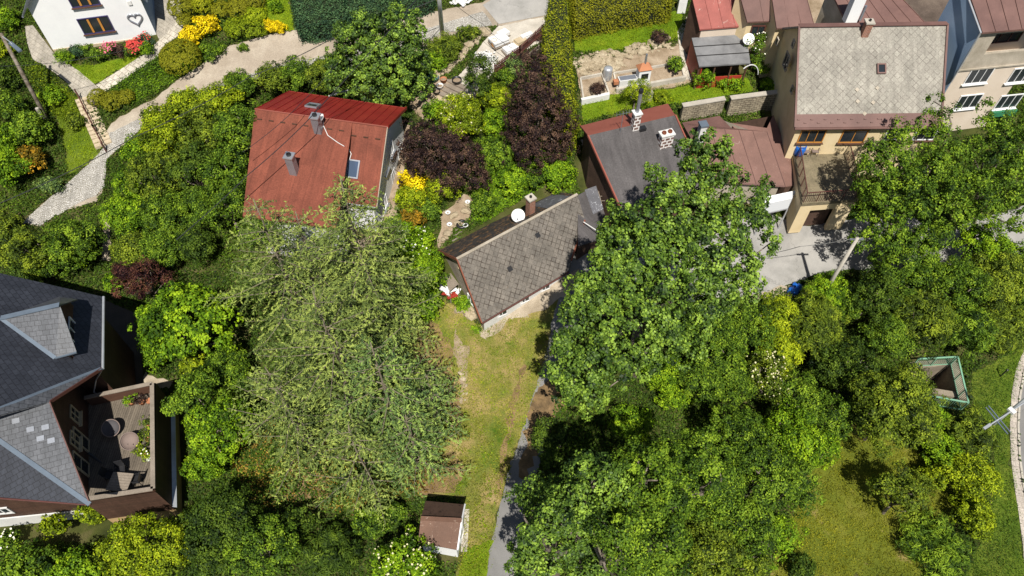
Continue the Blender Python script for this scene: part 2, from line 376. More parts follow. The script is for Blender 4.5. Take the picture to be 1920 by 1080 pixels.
def rawmesh(name, co, q, mt, parent=None, tint=None, kind=None, mi=None, mats=None):
    co = np.asarray(co, dtype=np.float32); q = np.asarray(q, dtype=np.int32)
    o0 = off(parent) if parent is not None else V(*[float(v) for v in (co[:, 0].mean(), co[:, 1].mean(), co[:, 2].min())])
    if kind == 'structure': o0 = V(0, 0, 0)
    co = co-np.array(o0, dtype=np.float32)
    me = D.meshes.new(name); me.vertices.add(len(co)); me.vertices.foreach_set('co', co.ravel())
    k = q.shape[1]; me.loops.add(q.size); me.loops.foreach_set('vertex_index', q.ravel())
    me.polygons.add(len(q)); me.polygons.foreach_set('loop_start', np.arange(len(q), dtype=np.int32)*k)
    try: me.polygons.foreach_set('loop_total', np.full(len(q), k, dtype=np.int32))
    except Exception: pass
    for x in (mats or [mt]): me.materials.append(M[x])
    if mi is not None: me.polygons.foreach_set('material_index', mi.astype(np.int32))
    if tint is not None:
        at = me.attributes.new('tint', 'FLOAT', 'POINT'); at.data.foreach_set('value', tint.astype(np.float32))
    me.update(calc_edges=True)
    o = D.objects.new(name, me); link(o, parent, o0)
    if kind: o['kind'] = kind
    return o
def patch(name, pts, lift, mt, jag=0., seed=1, exc=True, label=None, world=False, st=1.0, h=0):
    rng = random.Random(seed)
    w2 = pts if world else wpoly(pts)
    if exc: EXC.append(w2)
    if jag:
        out = []
        for i in range(len(w2)):
            a = V(*w2[i], 0); b = V(*w2[(i+1) % len(w2)], 0); n = max(1, int((b-a).length/.35))
            for k in range(n):
                p = a.lerp(b, k/n); out.append((p.x+rng.gauss(0, jag), p.y+rng.gauss(0, jag)))
        w2 = out
    bm = bmesh.new(); vs_ = [bm.verts.new((x, y, 0)) for x, y in w2]
    f = bm.faces.new(vs_); bmesh.ops.triangulate(bm, faces=[f])
    xs = [p[0] for p in w2]; ys = [p[1] for p in w2]
    for ax, lo, hi in ((0, min(xs), max(xs)), (1, min(ys), max(ys))):
        k = math.ceil(lo/st)*st
        while k < hi:
            co = [0, 0, 0]; no = [0, 0, 0]; co[ax] = k; no[ax] = 1
            bmesh.ops.bisect_plane(bm, geom=bm.verts[:]+bm.edges[:]+bm.faces[:], plane_co=co, plane_no=no); k += st
    me = D.meshes.new(name)
    for v in bm.verts: v.co.z = float(g(v.co.x, v.co.y))+lift
    bmesh.ops.recalc_face_normals(bm, faces=bm.faces[:])
    up = sum(f.normal.z for f in bm.faces)
    if up < 0: bmesh.ops.reverse_faces(bm, faces=bm.faces[:])
    bm.to_mesh(me); bm.free(); me.materials.append(M[mt])
    uvl = me.uv_layers.new(name='UV')
    for lp in me.loops: c = me.vertices[lp.vertex_index].co; uvl.data[lp.index].uv = (c.x, c.y)
    o = D.objects.new(name, me); COL.objects.link(o); o['kind'] = 'structure'
    if label: o['label'] = label
    return o

# ------------------------------------------------------------------ foliage
NL = [0]
def unit(a): return a/np.maximum(np.linalg.norm(a, axis=-1, keepdims=True), 1e-9)
def leafquads(pos, nrm, size, asp, rng, dirs=None, fold=.25):
    n = len(pos); NL[0] += n
    r = rng.normal(size=(n, 3)) if dirs is None else dirs+rng.normal(size=(n, 3))*.35
    u = unit(r-nrm*(r*nrm).sum(1, keepdims=True)); v = np.cross(nrm, u)
    s = (size*rng.uniform(.65, 1.3, n))[:, None]; a = s*asp/2
    p0 = pos-u*s*.5; p2 = pos+u*s*.5-nrm*s*fold*.5
    p1 = pos+v*a+nrm*s*fold*.3; p3 = pos-v*a+nrm*s*fold*.3
    co = np.stack([p0, p1, p2, p3], 1).reshape(-1, 3)
    return co, np.arange(4*n).reshape(n, 4)
def crownpts(lobes, clr, dens, rng, tight=.13, zmin=-.3, squash=1.0, inner=.25, tvar=.21):
    if tight < .06: tvar = .07
    """lobes [(cx,cy,cz,rx,ry,rz)] -> leaf positions, normals, tint"""
    L = np.array(lobes, float); PP, NN, TT = [], [], []
    for i, (cx, cy, cz, rx, ry, rz) in enumerate(L):
        rm = (rx*ry*rz)**(1/3); area = 4*math.pi*rm*rm*.72
        nc = max(4, int(area/(clr*clr*1.5)))
        d = unit(rng.normal(size=(nc, 3))); d[:, 2] = np.where(d[:, 2] < zmin, -d[:, 2], d[:, 2])
        R = np.array([rx, ry, rz]); c = np.array([cx, cy, cz])
        rad = 1+rng.normal(0, tight, (nc, 1))*(1 if tight < .06 else rng.choice([1, 1, 1, 1.9], (nc, 1))); ce = c+d*R*rad
        keep = np.ones(nc, bool)
        for j, o in enumerate(L):
            if j != i: keep &= (((ce-o[:3])/o[3:])**2).sum(1) > .62
        ce, dd = ce[keep], unit(d[keep]/R)
        if not len(ce): continue
        k = len(ce); cs = clr*rng.uniform(.6, 1.35, k); m = int(dens*clr*clr*2.6)
        ct = rng.normal(0, tvar, k)+rng.normal(0, .07)
        o = unit(rng.normal(size=(k, m, 3))); dt = (o*dd[:, None]).sum(-1, keepdims=True)
        o = np.where(dt < -.15, o-2*dt*dd[:, None], o)
        rr = rng.uniform(.45, 1, (k, m, 1))
        off_ = o*rr*cs[:, None, None]; off_[..., 2] *= squash
        p = ce[:, None]+off_
        nn = unit((.8*o if tight > .06 else .25*o)+(.45 if tight > .06 else 1.3)*dd[:, None]+np.array([0, 0, .45])+.55*rng.normal(size=(k, m, 3)))
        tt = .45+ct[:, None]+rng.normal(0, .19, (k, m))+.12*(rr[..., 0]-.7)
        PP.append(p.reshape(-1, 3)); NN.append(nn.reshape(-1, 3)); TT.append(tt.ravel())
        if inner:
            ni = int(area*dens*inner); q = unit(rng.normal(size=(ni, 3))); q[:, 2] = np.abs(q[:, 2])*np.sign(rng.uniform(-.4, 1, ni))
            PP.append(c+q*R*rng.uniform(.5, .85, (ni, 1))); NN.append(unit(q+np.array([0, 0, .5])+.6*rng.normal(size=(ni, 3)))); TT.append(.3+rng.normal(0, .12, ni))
    return np.concatenate(PP), np.concatenate(NN), np.concatenate(TT)
def leafobj(name, pos, nrm, tint, size, asp, mt, rng, parent=None, dirs=None, kind=None, flower=None, fold=.25, clampg=True):
    if clampg:
        gz = g(pos[:, 0], pos[:, 1])+.04; pos = pos.copy(); low = pos[:, 2] < gz
        pos[low, 2] = gz[low]+rng.uniform(0, .25, low.sum())
    co, q = leafquads(pos, nrm, size, asp, rng, dirs, fold)
    t = np.repeat(np.clip(tint, 0, 1), 4); mi = None; mats = None
    if flower:
        fm, frac, fs = flower; ok = np.where(nrm[:, 2] > .25)[0]; k = int(len(ok)*frac)
        pk = rng.choice(ok, k, replace=False)
        fp = pos[pk]+unit(nrm[pk])*.1+np.array([0, 0, .06])
        fn = unit(nrm[pk]*.3+np.array([0, -.35, 1])+rng.normal(0, .15, (k, 3)))
        c2, q2 = leafquads(fp, fn, fs, .9, rng, None, .05)
        q2 = q2+len(co); co = np.concatenate([co, c2]); mi = np.concatenate([np.zeros(len(q)), np.ones(len(q2))]); q = np.concatenate([q, q2])
        t = np.concatenate([t, np.ones(len(c2))]); mats = [mt, fm]
    return rawmesh(name, co, q, mt, parent, t, kind, mi, mats)
LEAF = {'fine': (.12, .6, 170), 'small': (.13, .62, 165), 'mid': (.15, .65, 140), 'big': (.22, .7, 75), 'maple': (.155, .85, 150), 'blade': (.3, .16, 120), 'spray': (.26, .24, 130), 'tiny': (.085, .7, 330)}
def autolobes(c, R, n, rf, rng, zlo=-.1, vert=1.0):
    out = []
    for i in range(n):
        zz = zlo+(1-zlo)*((i+.5)/n)**.8; a = i*2.39996+rng.uniform(-.5, .5); rr = math.sqrt(max(0, 1-zz*zz))
        k = rng.uniform(.55, .82); r = rf*rng.uniform(.75, 1.25)
        out.append((c[0]+R[0]*rr*math.cos(a)*k, c[1]+R[1]*rr*math.sin(a)*k, c[2]+R[2]*zz*k, r, r, r*vert))
    return out
SEED = [100]
def shrub(px, py, rx, label, mt='lf_mid', h=None, ry=None, leaf='small', cat='shrub', name='shrub', n=None, flower=None, tight=.19, clr=None, group=None, lobes=None, inner=.25, core=False):
    """px,py = crown centre in the photo, rx, ry = radii in photo pixels, h = height in metres"""
    SEED[0] += 1; rng = np.random.default_rng(SEED[0])
    gp = G(px, py); k = mpp(gp); a = rx*k; b_ = (ry or rx)*k*1.15
    h = h or min(a, b_)*1.3
    p = G(px, py, h*.5); k = mpp(p); f_ = .93 if tight < .06 else .84; a = rx*k*f_; b_ = (ry or rx)*k*f_*1.12
    c = (p.x, p.y, p.z)
    if tight < .06: L = [(c[0], c[1], c[2], a, b_, h*.52)]
    else:
        n = n or int(5+min(a, b_)*3.2+a*b_*.5)
        L = autolobes(c, (a, b_, h*.5), n, min(max(.3, min(a, b_)*.42), 1.0, h*.5), rng)+[(c[0], c[1], c[2], a*.72, b_*.72, h*.42)]
    s, asp, dn = LEAF[leaf]
    cl = clr or max(.2, min(.42, min(a, b_)*.3))
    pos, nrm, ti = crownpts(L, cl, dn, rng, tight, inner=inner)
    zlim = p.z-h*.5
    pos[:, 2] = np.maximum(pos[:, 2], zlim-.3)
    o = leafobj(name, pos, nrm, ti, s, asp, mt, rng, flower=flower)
    return tag(o, label, cat, group)
def limb(mb, a, b, r0, r1, rng, bend=.12, n=5):
    a = Vector(a); b = Vector(b); L = (b-a).length; j = Vector(rng.normal(size=3))*L*bend
    pts = [a.lerp(b, i/n)+j*math.sin(math.pi*i/n)+V(0, 0, L*.08*math.sin(math.pi*i/n)) for i in range(n+1)]
    mb.tube(pts, [r0+(r1-r0)*i/n for i in range(n+1)], 6); return pts
def tree(px, py, rx, label, mt='lf_mid', h=6, ry=None, leaf='mid', cat='tree', name='broadleaf_tree', n=None, lobes=None, vert=1.0, rf=None, crownz=.6, flower=None, clr=None, tight=.19, zr=None, dens=1, bark='bark', inner=.2, base=None, lobek=1.):
    """px,py = centre of the crown as seen; crown centre at crownz*h above ground"""
    SEED[0] += 1; rng = np.random.default_rng(SEED[0])
    p = G(px, py, h*crownz); k = mpp(p); a = rx*k; b_ = (ry or rx)*k*1.12
    gz = float(g(p.x, p.y)); base = G(*base) if base else V(p.x+rng.uniform(-.4, .4), p.y+rng.uniform(-.4, .4), gz)
    root = thing(name, label, cat, base)
    rz = zr or h*(1-crownz)
    inner = min(inner, .04)
    if lobes:
        L = []
        for (lx, ly, lr, lh) in lobes:
            q = G(lx, ly, lh); kk = mpp(q); r = lr*kk*lobek; L.append((q.x, q.y, q.z, r, r, r*vert))
    else:
        n = n or int(8+a*b_*1.3)
        L = autolobes((p.x, p.y, p.z), (a, b_, rz), n, rf or min(max(.5, a*.33), 1.25), rng, -.3, vert)
    s, asp, dn = LEAF[leaf]
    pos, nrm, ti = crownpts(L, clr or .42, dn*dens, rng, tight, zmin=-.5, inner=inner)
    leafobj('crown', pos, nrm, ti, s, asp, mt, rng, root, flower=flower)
    mb = MB(); fork = base.lerp(V(p.x, p.y, p.z-rz*.6), .75); tr = .035+h*.017
    limb(mb, base-V(0, 0, .3), fork, tr*1.25, tr*.8, rng, .04)
    for i, q in enumerate(L):
        if i % 2 == 0 or len(L) < 14: limb(mb, fork, V(q[0], q[1], q[2]), tr*.5, .03, rng, .1)
    mb.build('trunk', bark, root, True)
    return root
def conifer(px, py, h, R, label, mt='lf_larch', name='larch_tree', nb=70, seed=5, top=.0, lo=.12, droop=.18, size=.3, asp=.17, bark='larchbark', dens=1., bias=None):
    """px,py = the tip in the photo, h metres tall, R longest branch"""
    rng = np.random.default_rng(seed); tip = G(px, py, h); base = V(tip.x, tip.y, float(g(tip.x, tip.y)))
    root = thing(name, label, 'tree', base); mb = MB()
    tpts = [base+V(0, 0, -.3)+(tip-base+V(0, 0, .3))*i/8+V(rng.normal()*.06, rng.normal()*.06, 0) for i in range(9)]
    mb.tube(tpts, [.025+.013*h*(1-i/8)**1.3 for i in range(9)], 8)
    PP, DD, TT = [], [], []
    for i in range(nb):
        f = ((i+.5)/nb)**.85; tier = max(6, nb//8); f = .35*f+.65*min(1, (math.floor(f*tier)+.6)/tier); z = lo*h+(h-lo*h)*f*.985; a = i*2.39996+rng.normal()*.3
        L = R*min(1, ((1-f)*1.25+.04))**.8*rng.uniform(.6, 1.12)
        if bias: L *= 1+bias[1]*math.cos(a-bias[0])
        if L < .35: L = .35
        d = np.array([math.cos(a), math.sin(a), 0.]); s0 = np.array([base.x, base.y, base.z+z])
        m = 9; cv = rng.normal()*.12; side = np.array([-d[1], d[0], 0])
        rise = .25+.5*f
        bp = [s0+d*L*t+side*cv*L*t*t+np.array([0, 0, L*(rise*t*.5-droop*1.6*t*t+.12*t**4)]) for t in np.linspace(0, 1, m)]
        mb.tube([V(*q) for q in bp], [.012+.042*(L/R)*(1-k/(m-1)) for k in range(m)], 5, False)
        nt_ = int(L*4.4*dens); bp = np.array(bp)
        for j in range(nt_):
            t = .12+.88*(j+.5)/nt_; x = t*(m-1); i0 = min(int(x), m-2); pt = bp[i0]+(bp[i0+1]-bp[i0])*(x-i0)
            td = unit(bp[i0+1]-bp[i0]); sg = 1 if j % 2 else -1
            tl = (.35+.3*L*(1-t)**.8+.1)*rng.uniform(.6, 1.25); tl = min(tl, 1.6)
            dv = unit(td*rng.uniform(.5, .9)+side*sg*rng.uniform(.6, 1.)+np.array([0, 0, rng.normal()*.12]))
            k = max(3, int(tl/.1)); tt = np.linspace(.05, 1, k)[:, None]
            q = pt+dv*tl*tt+np.array([0, 0, -1.])*tl*(.1+droop)*tt*tt
            ct = rng.normal(.52, .22)
            for rep in range(2):
                PP.append(q+rng.normal(0, .035, (k, 3))); sdir = np.cross(dv, [0, 0, 1.])
                DD.append(unit(dv+sdir*rng.choice([-1, 1], (k, 1))*.85+rng.normal(0, .2, (k, 3)))); TT.append(ct+rng.normal(0, .15, k)+.12*tt[:, 0])
    pos = np.concatenate(PP); dr = np.concatenate(DD); ti = np.concatenate(TT)
    nn = unit(np.array([0, 0, 1.])+rng.normal(0, .45, pos.shape))
    leafobj('crown', pos, nn, ti, size, asp, mt, rng, root, dirs=dr*3, fold=.1)
    mb.build('trunk', bark, root, True); return root
def hedge(pts, h, label, mt, leaf='fine', base_h=None, cat='hedge', name='hedge', seed=3, dens=1., rough=.07):
    """pts = outline of the hedge's top in the photo, h metres above ground"""
    rng = np.random.default_rng(seed); T = [G(a, b, h) for a, b in pts]; n = len(T)
    c = sum(T, V(0, 0, 0))/n; PP, NN, TT = [], [], []; s, asp, dn = LEAF[leaf]; dn *= dens
    def tri(a, b, c_, nrm):
        A = (b-a).cross(c_-a).length/2; k = int(A*dn)
        if k < 1: return
        u = rng.uniform(size=(k, 2)); f = u.sum(1) > 1; u[f] = 1-u[f]
        p = np.array(a)+u[:, :1]*np.array(b-a)+u[:, 1:]*np.array(c_-a)
        lump = np.sin(p[:, 0]*3.1+p[:, 2]*2)*np.cos(p[:, 1]*2.7+p[:, 2]*1.7)*.1+np.sin(p[:, 0]*7.3)*np.sin(p[:, 1]*6.1+p[:, 2]*5)*.06
        p = p+np.array(nrm)*(lump+rng.normal(0, rough, k))[:, None]
        PP.append(p); NN.append(unit(np.array(nrm)+rng.normal(0, .5, (k, 3))+[0, 0, .3])); TT.append(.48+rng.normal(0, .16, k)+lump*1.3+.12*nrm.z)
    mb = MB(); cw = [V(c.x+(q.x-c.x)*.93, c.y+(q.y-c.y)*.93, q.z-.15) for q in T]
    lo = [V(q.x, q.y, float(g(q.x, q.y))-.1) for q in T]
    for i in range(n):
        a, b = T[i], T[(i+1) % n]; tri(a, b, c, V(0, 0, 1)); la, lb = lo[i], lo[(i+1) % n]
        nr = flat((b-a).cross(V(0, 0, 1))); 
        if nr.dot((a+b)/2-c) < 0: nr = -nr
        tri(a, b, la, nr); tri(lb, la, b, nr)
    root = thing(name, label, cat, V(c.x, c.y, float(g(c.x, c.y))))
    leafobj('foliage', np.concatenate(PP), np.concatenate(NN), np.concatenate(TT), s, asp, mt, rng, root)
    q = len(cw); mb.poly([v for v in cw])
    for i in range(q):
        a, b = cw[i], cw[(i+1) % q]; mb.poly([a, b, V(b.x, b.y, float(g(b.x, b.y))-.1), V(a.x, a.y, float(g(a.x, a.y))-.1)])
    mb.build('inner_core', 'hedge_core', root)  # solid dark core standing in for the hedge's shaded inside
    return root

# ------------------------------------------------------------------ building helpers
UP = V(0, 0, 1)
def window(root, c, n, wd, ht, frame='white', glass='glass', panes=2, rows=1, name='window', sill=None, fr=.07, label=None, slope=False):
    """c centre on the wall, n outward normal"""
    n = Vector(n).normalized(); u = UP.cross(n).normalized(); v = n.cross(u)
    m = MB()
    for s in (-1, 1):
        m.box(c+u*s*(wd/2-fr/2)+n*.03, u, v, n, fr, ht, .09); m.box(c+v*s*(ht/2-fr/2)+n*.03, u, v, n, wd-2*fr-.004, fr, .088)
    for i in range(1, panes): m.box(c+u*(-wd/2+wd*i/panes)+n*.03, u, v, n, fr*.7, ht-2*fr-.004, .08)
    for i in range(1, rows): m.box(c+v*(-ht/2+ht*i/rows)+n*.03, u, v, n, wd-2*fr-.006, fr*.5, .07)
    w_ = m.build(name, frame, root)
    if label: w_['label'] = label
    MB().box(c+n*.017, u, v, n, wd-.03, ht-.03, .014).build('pane', glass, w_)
    if sill: MB().box(c-v*(ht/2+.04)+n*.09, u, v, n, wd+.16, .06, .22).build('sill', sill, w_)
    return w_
def roofwin(root, px, py, p0, nn, wd, ht, frame='metal_grey', glass='skyglass', name='skylight'):
    c = PL(px, py, p0, nn); u = UP.cross(nn).normalized(); v = nn.cross(u); m = MB()
    for s in (-1, 1):
        m.box(c+u*s*(wd/2-.05)+nn*.06, u, v, nn, .1, ht, .14); m.box(c+v*s*(ht/2-.05)+nn*.06, u, v, nn, wd-.204, .1, .138)
    w_ = m.build(name, frame, root); MB().box(c+nn*.04, u, v, nn, wd-.15, ht-.15, .06).build('pane', glass, w_); return w_
def pnorm(a, b, c):
    n = (b-a).cross(c-a).normalized(); return n if n.z >= 0 else -n
def seams(m, a, b, c, d, step, nn, wd=.035, hh=.05):
    """ribs from edge ab (eave) to edge dc (ridge)"""
    k = max(1, int((b-a).length/step))
    for i in range(k+1):
        t = i/k; m.bar(a.lerp(b, t)+nn*hh/2, d.lerp(c, t)+nn*hh/2, wd, hh, nn)
def wallbox(root, corners, zb, mt, name='wall'):
    """corners: loop of points with their own top heights"""
    m = MB(); n = len(corners)
    for i in range(n):
        a, b = corners[i], corners[(i+1) % n]; m.poly([V(a.x, a.y, zb), V(b.x, b.y, zb), b, a])
    return m.build(name, mt, root)
def chimney(root, base, h, a, b, mt, ang=0, cap='concrete', pots=1, name='chimney', capz=.1, pot='rust', pr=.12):
    u = V(math.cos(ang), math.sin(ang), 0); v = V(-u.y, u.x, 0)
    ch = MB().box(base+UP*(h/2-.3), u, v, UP, a, b, h+.6).build(name, mt, root)
    MB().box(base+UP*(h+capz/2), u, v, UP, a+.14, b+.14, capz).build('cap', cap, ch)
    for i in range(pots):
        o = u*((i-(pots-1)/2)*a*.5)
        MB().lathe(base+o+UP*(h+capz), [(pr*.7, 0), (pr, .0), (pr, .14), (pr*.72, .14), (pr*.7, .02), (0, .02)], 12).build('flue', pot, ch)
    return ch
def dish(px, py, onto, r, label, arm=.5, look=V(-.2, -.85, .5), name='satellite_dish'):
    root = thing(name, label, 'satellite dish', onto); look = Vector(look).normalized(); c = onto+UP*arm-V(0, 0, 0)
    MB().lathe(c, [(0, 0), (r*.4, .03), (r*.75, .09), (r, .17), (r, .185), (r*.74, .105), (0, .015)], 24, look).build('reflector', 'white', root, True)
    MB().tube([onto-UP*.1, onto+UP*arm*.7, c-look*.03], .03, 6).build('mast', 'metal_grey', root)
    mm = MB(); side = look.cross(UP).normalized(); low = look.cross(side).normalized(); low = low if low.z < 0 else -low
    e = c+look*r*.9+low*r*.3; mm.tube([c+low*r*.95+look*.15, e], .015, 5); mm.box(e, side, low, look, .08, .08, .14); mm.build('feed_arm', 'metal_grey', root); return root
def gable(name, label, FL, FR, RR, RL, BL, BR, zb, over, wm, rf, rb, th=.13, cat='house', front='roof', trim=None, plinth=None, bm_=None):
    root = thing(name, label, cat, V((FL.x+BR.x)/2, (FL.y+BR.y)/2, zb))
    nf = pnorm(FL, FR, RR); nb = pnorm(BL, BR, RR)
    r1 = MB().slab([FL, FR, RR, RL], th).build('roof', rf, root); r1['label'] = 'front roof slope'
    r2 = MB().slab([BR, BL, RL+UP*.004, RR+UP*.004], th).build('roof', rb, root); r2['label'] = 'back roof slope'
    u = flat(FR-FL); vf = flat((RL+RR)/2-(FL+FR)/2); vb = flat((RL+RR)/2-(BL+BR)/2)
    def on(p0, nn, q): return V(q.x, q.y, p0.z-((q.x-p0.x)*nn.x+(q.y-p0.y)*nn.y)/nn.z-th-.01)
    fl = on(FL, nf, FL+u*over+vf*over); fr = on(FL, nf, FR-u*over+vf*over)
    bl = on(BL, nb, BL+u*over+vb*over); br = on(BL, nb, BR-u*over+vb*over)
    rl = on(RL, nf, RL+u*over); rr = on(RR, nf, RR-u*over)
    wl = wallbox(root, [fl, fr, rr, br, bl, rl], zb-.6, wm)
    if trim:
        m = MB()
        for a, b in ((RL, FL), (FR, RR), (RR, BR), (BL, RL)): m.bar(a+UP*.01, b+UP*.01, .1, th*2+.04)
        m.bar((RL+RL)/2+UP*.03, RR+UP*.03, .22, .05); m.build('verge_trim', trim, root)
    return root, dict(fl=fl, fr=fr, bl=bl, br=br, rl=rl, rr=rr, nf=nf, nb=nb, u=u, roof=r1)
def gutter(root, a, b, r=.07, mt='metal_grey', drop=None):
    MB().tube([a, b], r, 8).build('gutter', mt, root)
    if drop: MB().tube(drop, .055, 8).build('downpipe', mt, root)

# ================================================================== GROUND AND ROADS
terrain()
patch('road', [(120, 395), (75, 424), (42, 420), (70, 392), (120, 350), (170, 305), (196, 275), (200, 250), (207, 232), (236, 214), (290, 184), (335, 150), (370, 125), (400, 108), (430, 87), (500, 67), (560, 56), (640, 52), (700, 40), (800, 25), (905, 4), (1000, -40), (1060, -40), (1022, 42), (935, 48), (905, 50), (835, 70), (790, 100), (720, 120), (640, 118), (560, 135), (480, 150), (420, 168), (340, 200), (270, 235), (240, 262), (200, 300), (195, 350), (180, 378)], .02, 'g_gravel', .06)
patch('cobbled_road', [(42, 418), (70, 392), (120, 350), (170, 305), (196, 275), (206, 250), (262, 222), (268, 240), (240, 262), (200, 300), (196, 350), (180, 368), (150, 380), (110, 402), (75, 424)], .035, 'cobble', .03, exc=False)
patch('cobbled_road', [(640, 100), (780, 60), (838, 42), (905, 22), (925, 47), (835, 62), (760, 95), (650, 128), (560, 138), (480, 152), (410, 175), (340, 200), (335, 190), (400, 162), (480, 136), (560, 114)], .035, 'cobble', .03, exc=False)
patch('asphalt_road', [(905, 10), (1000, -45), (1070, -45), (1030, 28), (935, 46)], .05, 'asphalt_old', .0)
patch('pavement', [(934, 50), (1030, 30), (1022, 75), (985, 95), (940, 120), (880, 190), (850, 195), (838, 170), (880, 120), (905, 80)], .04, 'concrete', .04)
patch('sidewalk', [(1925, 645), (1905, 690), (1896, 740), (1893, 800), (1895, 860), (1901, 910), (1909, 960), (1917, 1020), (1923, 1100), (1926, 1250), (1943, 1250), (1940, 1100), (1934, 1020), (1924, 950), (1915, 905), (1909, 860), (1906, 800), (1909, 745), (1918, 695), (1938, 650)], .05, 'sidewalk')
patch('asphalt_road', [(1942, 650), (1921, 697), (1912, 747), (1909, 800), (1912, 860), (1918, 905), (1927, 950), (1937, 1020), (1944, 1100), (1947, 1250), (2180, 1250), (2160, 900), (2140, 600), (2060, 500), (1990, 560)], .03, 'asphalt')
def kerb():
    m = MB(); pts = [(1940, 650), (1920, 696), (1911, 746), (1908, 800), (1911, 860), (1917, 905), (1926, 950), (1936, 1020), (1943, 1100), (1946, 1250)]
    for a, b in zip(pts, pts[1:]): m.bar(G(*a)+UP*.04, G(*b)+UP*.04, .13, .14)
    o = m.build('kerb', 'concrete'); o['kind'] = 'structure'
kerb()
patch('driveway', [(1130, 470), (1340, 420), (1440, 395), (1500, 425), (1640, 405), (1700, 400), (1760, 440), (1850, 405), (1925, 385), (2100, 350), (2110, 430), (1925, 475), (1700, 520), (1600, 505), (1540, 512), (1490, 530), (1440, 548), (1395, 556), (1300, 560), (1150, 520)], .03, 'asphalt_old', .05)
patch('lane', [(1085, 380), (1150, 440), (1200, 500), (1120, 560), (1060, 640), (1040, 760), (1015, 860), (985, 960), (962, 1085), (950, 1250), (890, 1250), (908, 1085), (925, 1000), (948, 900), (975, 820), (1000, 740), (1025, 660), (1040, 580), (1060, 520), (1085, 460)], .03, 'asphalt', .05)
patch('dry_lawn', [(795, 590), (830, 560), (900, 612), (950, 590), (1050, 525), (1066, 560), (1040, 650), (1005, 735), (975, 820), (948, 900), (925, 1000), (905, 1085), (888, 1250), (830, 1250), (855, 1085), (872, 1000), (868, 935), (790, 930), (700, 850), (730, 700), (760, 620)], .02, 'g_dry', .12)
patch('worn_track', [(985, 690), (975, 730), (962, 790), (948, 860), (938, 930), (930, 925), (940, 855), (952, 785), (966, 722), (978, 685)], .034, 'g_litter', .1, exc=False)
patch('worn_track', [(850, 620), (880, 650), (872, 720), (866, 760), (858, 758), (862, 700), (850, 660)], .034, 'g_soil', .12, exc=False)
patch('leaf_litter', [(1000, 740), (1040, 700), (1060, 760), (1030, 800), (1000, 860), (985, 900), (972, 900), (985, 830)], .04, 'g_litter', .12, exc=False)
patch('grass_strip', [(872, 1030), (925, 1010), (908, 1085), (858, 1085)], .035, 'g_lawn', .1, exc=False)
patch('dirt_apron', [(900, 612), (1050, 520), (1085, 500), (1075, 545), (1040, 570), (1000, 590), (955, 600), (925, 625), (905, 640)], .045, 'g_sand', .14, exc=False)
patch('leaf_litter', [(780, 600), (815, 600), (845, 650), (850, 720), (870, 790), (850, 800), (800, 700), (760, 640)], .04, 'g_litter', .14, exc=False)
patch('leaf_litter', [(800, 860), (850, 845), (870, 880), (850, 925), (790, 930), (770, 900)], .04, 'g_litter', .14, exc=False)
patch('leaf_litter', [(540, 860), (600, 850), (620, 920), (580, 960), (530, 950)], .04, 'g_litter', .14, exc=False)
patch('bare_ground', [(1395, 557), (1480, 535), (1500, 545), (1490, 562), (1400, 568)], .045, 'g_sand', .08, exc=False)
patch('meadow', [(1530, 860), (1600, 800), (1760, 860), (1800, 900), (1790, 960), (1720, 1085), (1440, 1085), (1480, 980)], .02, 'g_meadow', .2)
patch('verge', [(1820, 700), (1925, 650), (1905, 690), (1896, 740), (1893, 800), (1895, 860), (1901, 910), (1909, 960), (1917, 1020), (1923, 1100), (1926, 1250), (1780, 1250), (1800, 1100), (1850, 980), (1868, 880), (1850, 800), (1825, 760)], .025, 'g_verge', .1)
# garden of the white house
patch('garden_path', [(47, 50), (62, 48), (104, 104), (150, 135), (185, 165), (195, 175), (168, 185), (150, 185), (120, 150), (85, 125), (62, 112), (52, 85)], .04, 'paving')
patch('garden_path', [(180, 160), (215, 138), (255, 112), (285, 88), (299, 76), (330, 45), (320, 0), (335, -20), (345, 60), (305, 90), (300, 105), (262, 130), (205, 168), (196, 172)], .045, 'pathslab')
patch('garden_path', [(262, -10), (320, -10), (335, 45), (299, 76)], .04, 'paving')
patch('lawn', [(130, 120), (180, 122), (240, 105), (275, 100), (210, 138), (180, 158), (160, 150)], .025, 'g_lawn', .08)
patch('lawn', [(95, 190), (120, 170), (170, 200), (180, 260), (185, 290), (130, 330), (120, 260)], .025, 'g_verge', .12)
patch('lawn', [(500, -5), (540, -5), (552, 58), (510, 60), (490, 40)], .025, 'g_lawn', .08)
patch('lawn', [(1075, 50), (1278, 20), (1280, 70), (1230, 85), (1150, 95), (1078, 98)], .03, 'g_lawn', .08)
patch('lawn', [(1090, 188), (1175, 172), (1175, 205), (1092, 228)], .03, 'g_lawn', .08)
patch('lawn', [(1175, 180), (1400, 145), (1415, 172), (1200, 205), (1175, 205)], .03, 'g_lawn', .08)
patch('gravel_bed', [(1080, 130), (1180, 100), (1278, 85), (1292, 60), (1310, 150), (1260, 165), (1090, 185)], .03, 'g_soil', .03)
patch('garden_path', [(1270, 60), (1292, 25), (1300, 150), (1280, 150)], .045, 'pathslab', exc=False)
patch('earth_yard', [(790, 150), (880, 150), (850, 215), (800, 230), (765, 200)], .03, 'g_soil', .08)
patch('earth_strip', [(820, 470), (830, 400), (870, 365), (895, 375), (880, 410), (850, 430)], .03, 'g_soil', .12)
patch('earth_strip', [(758, 235), (770, 235), (745, 400), (725, 440), (712, 470), (690, 490), (665, 450), (708, 440)], .03, 'g_soil', .06)
patch('dirt_path', [(192, 400), (205, 400), (208, 450), (205, 490), (190, 490), (194, 440)], .03, 'g_sand', .08)
patch('dirt_path', [(270, 700), (325, 715), (320, 730), (270, 730)], .03, 'g_sand', .08)
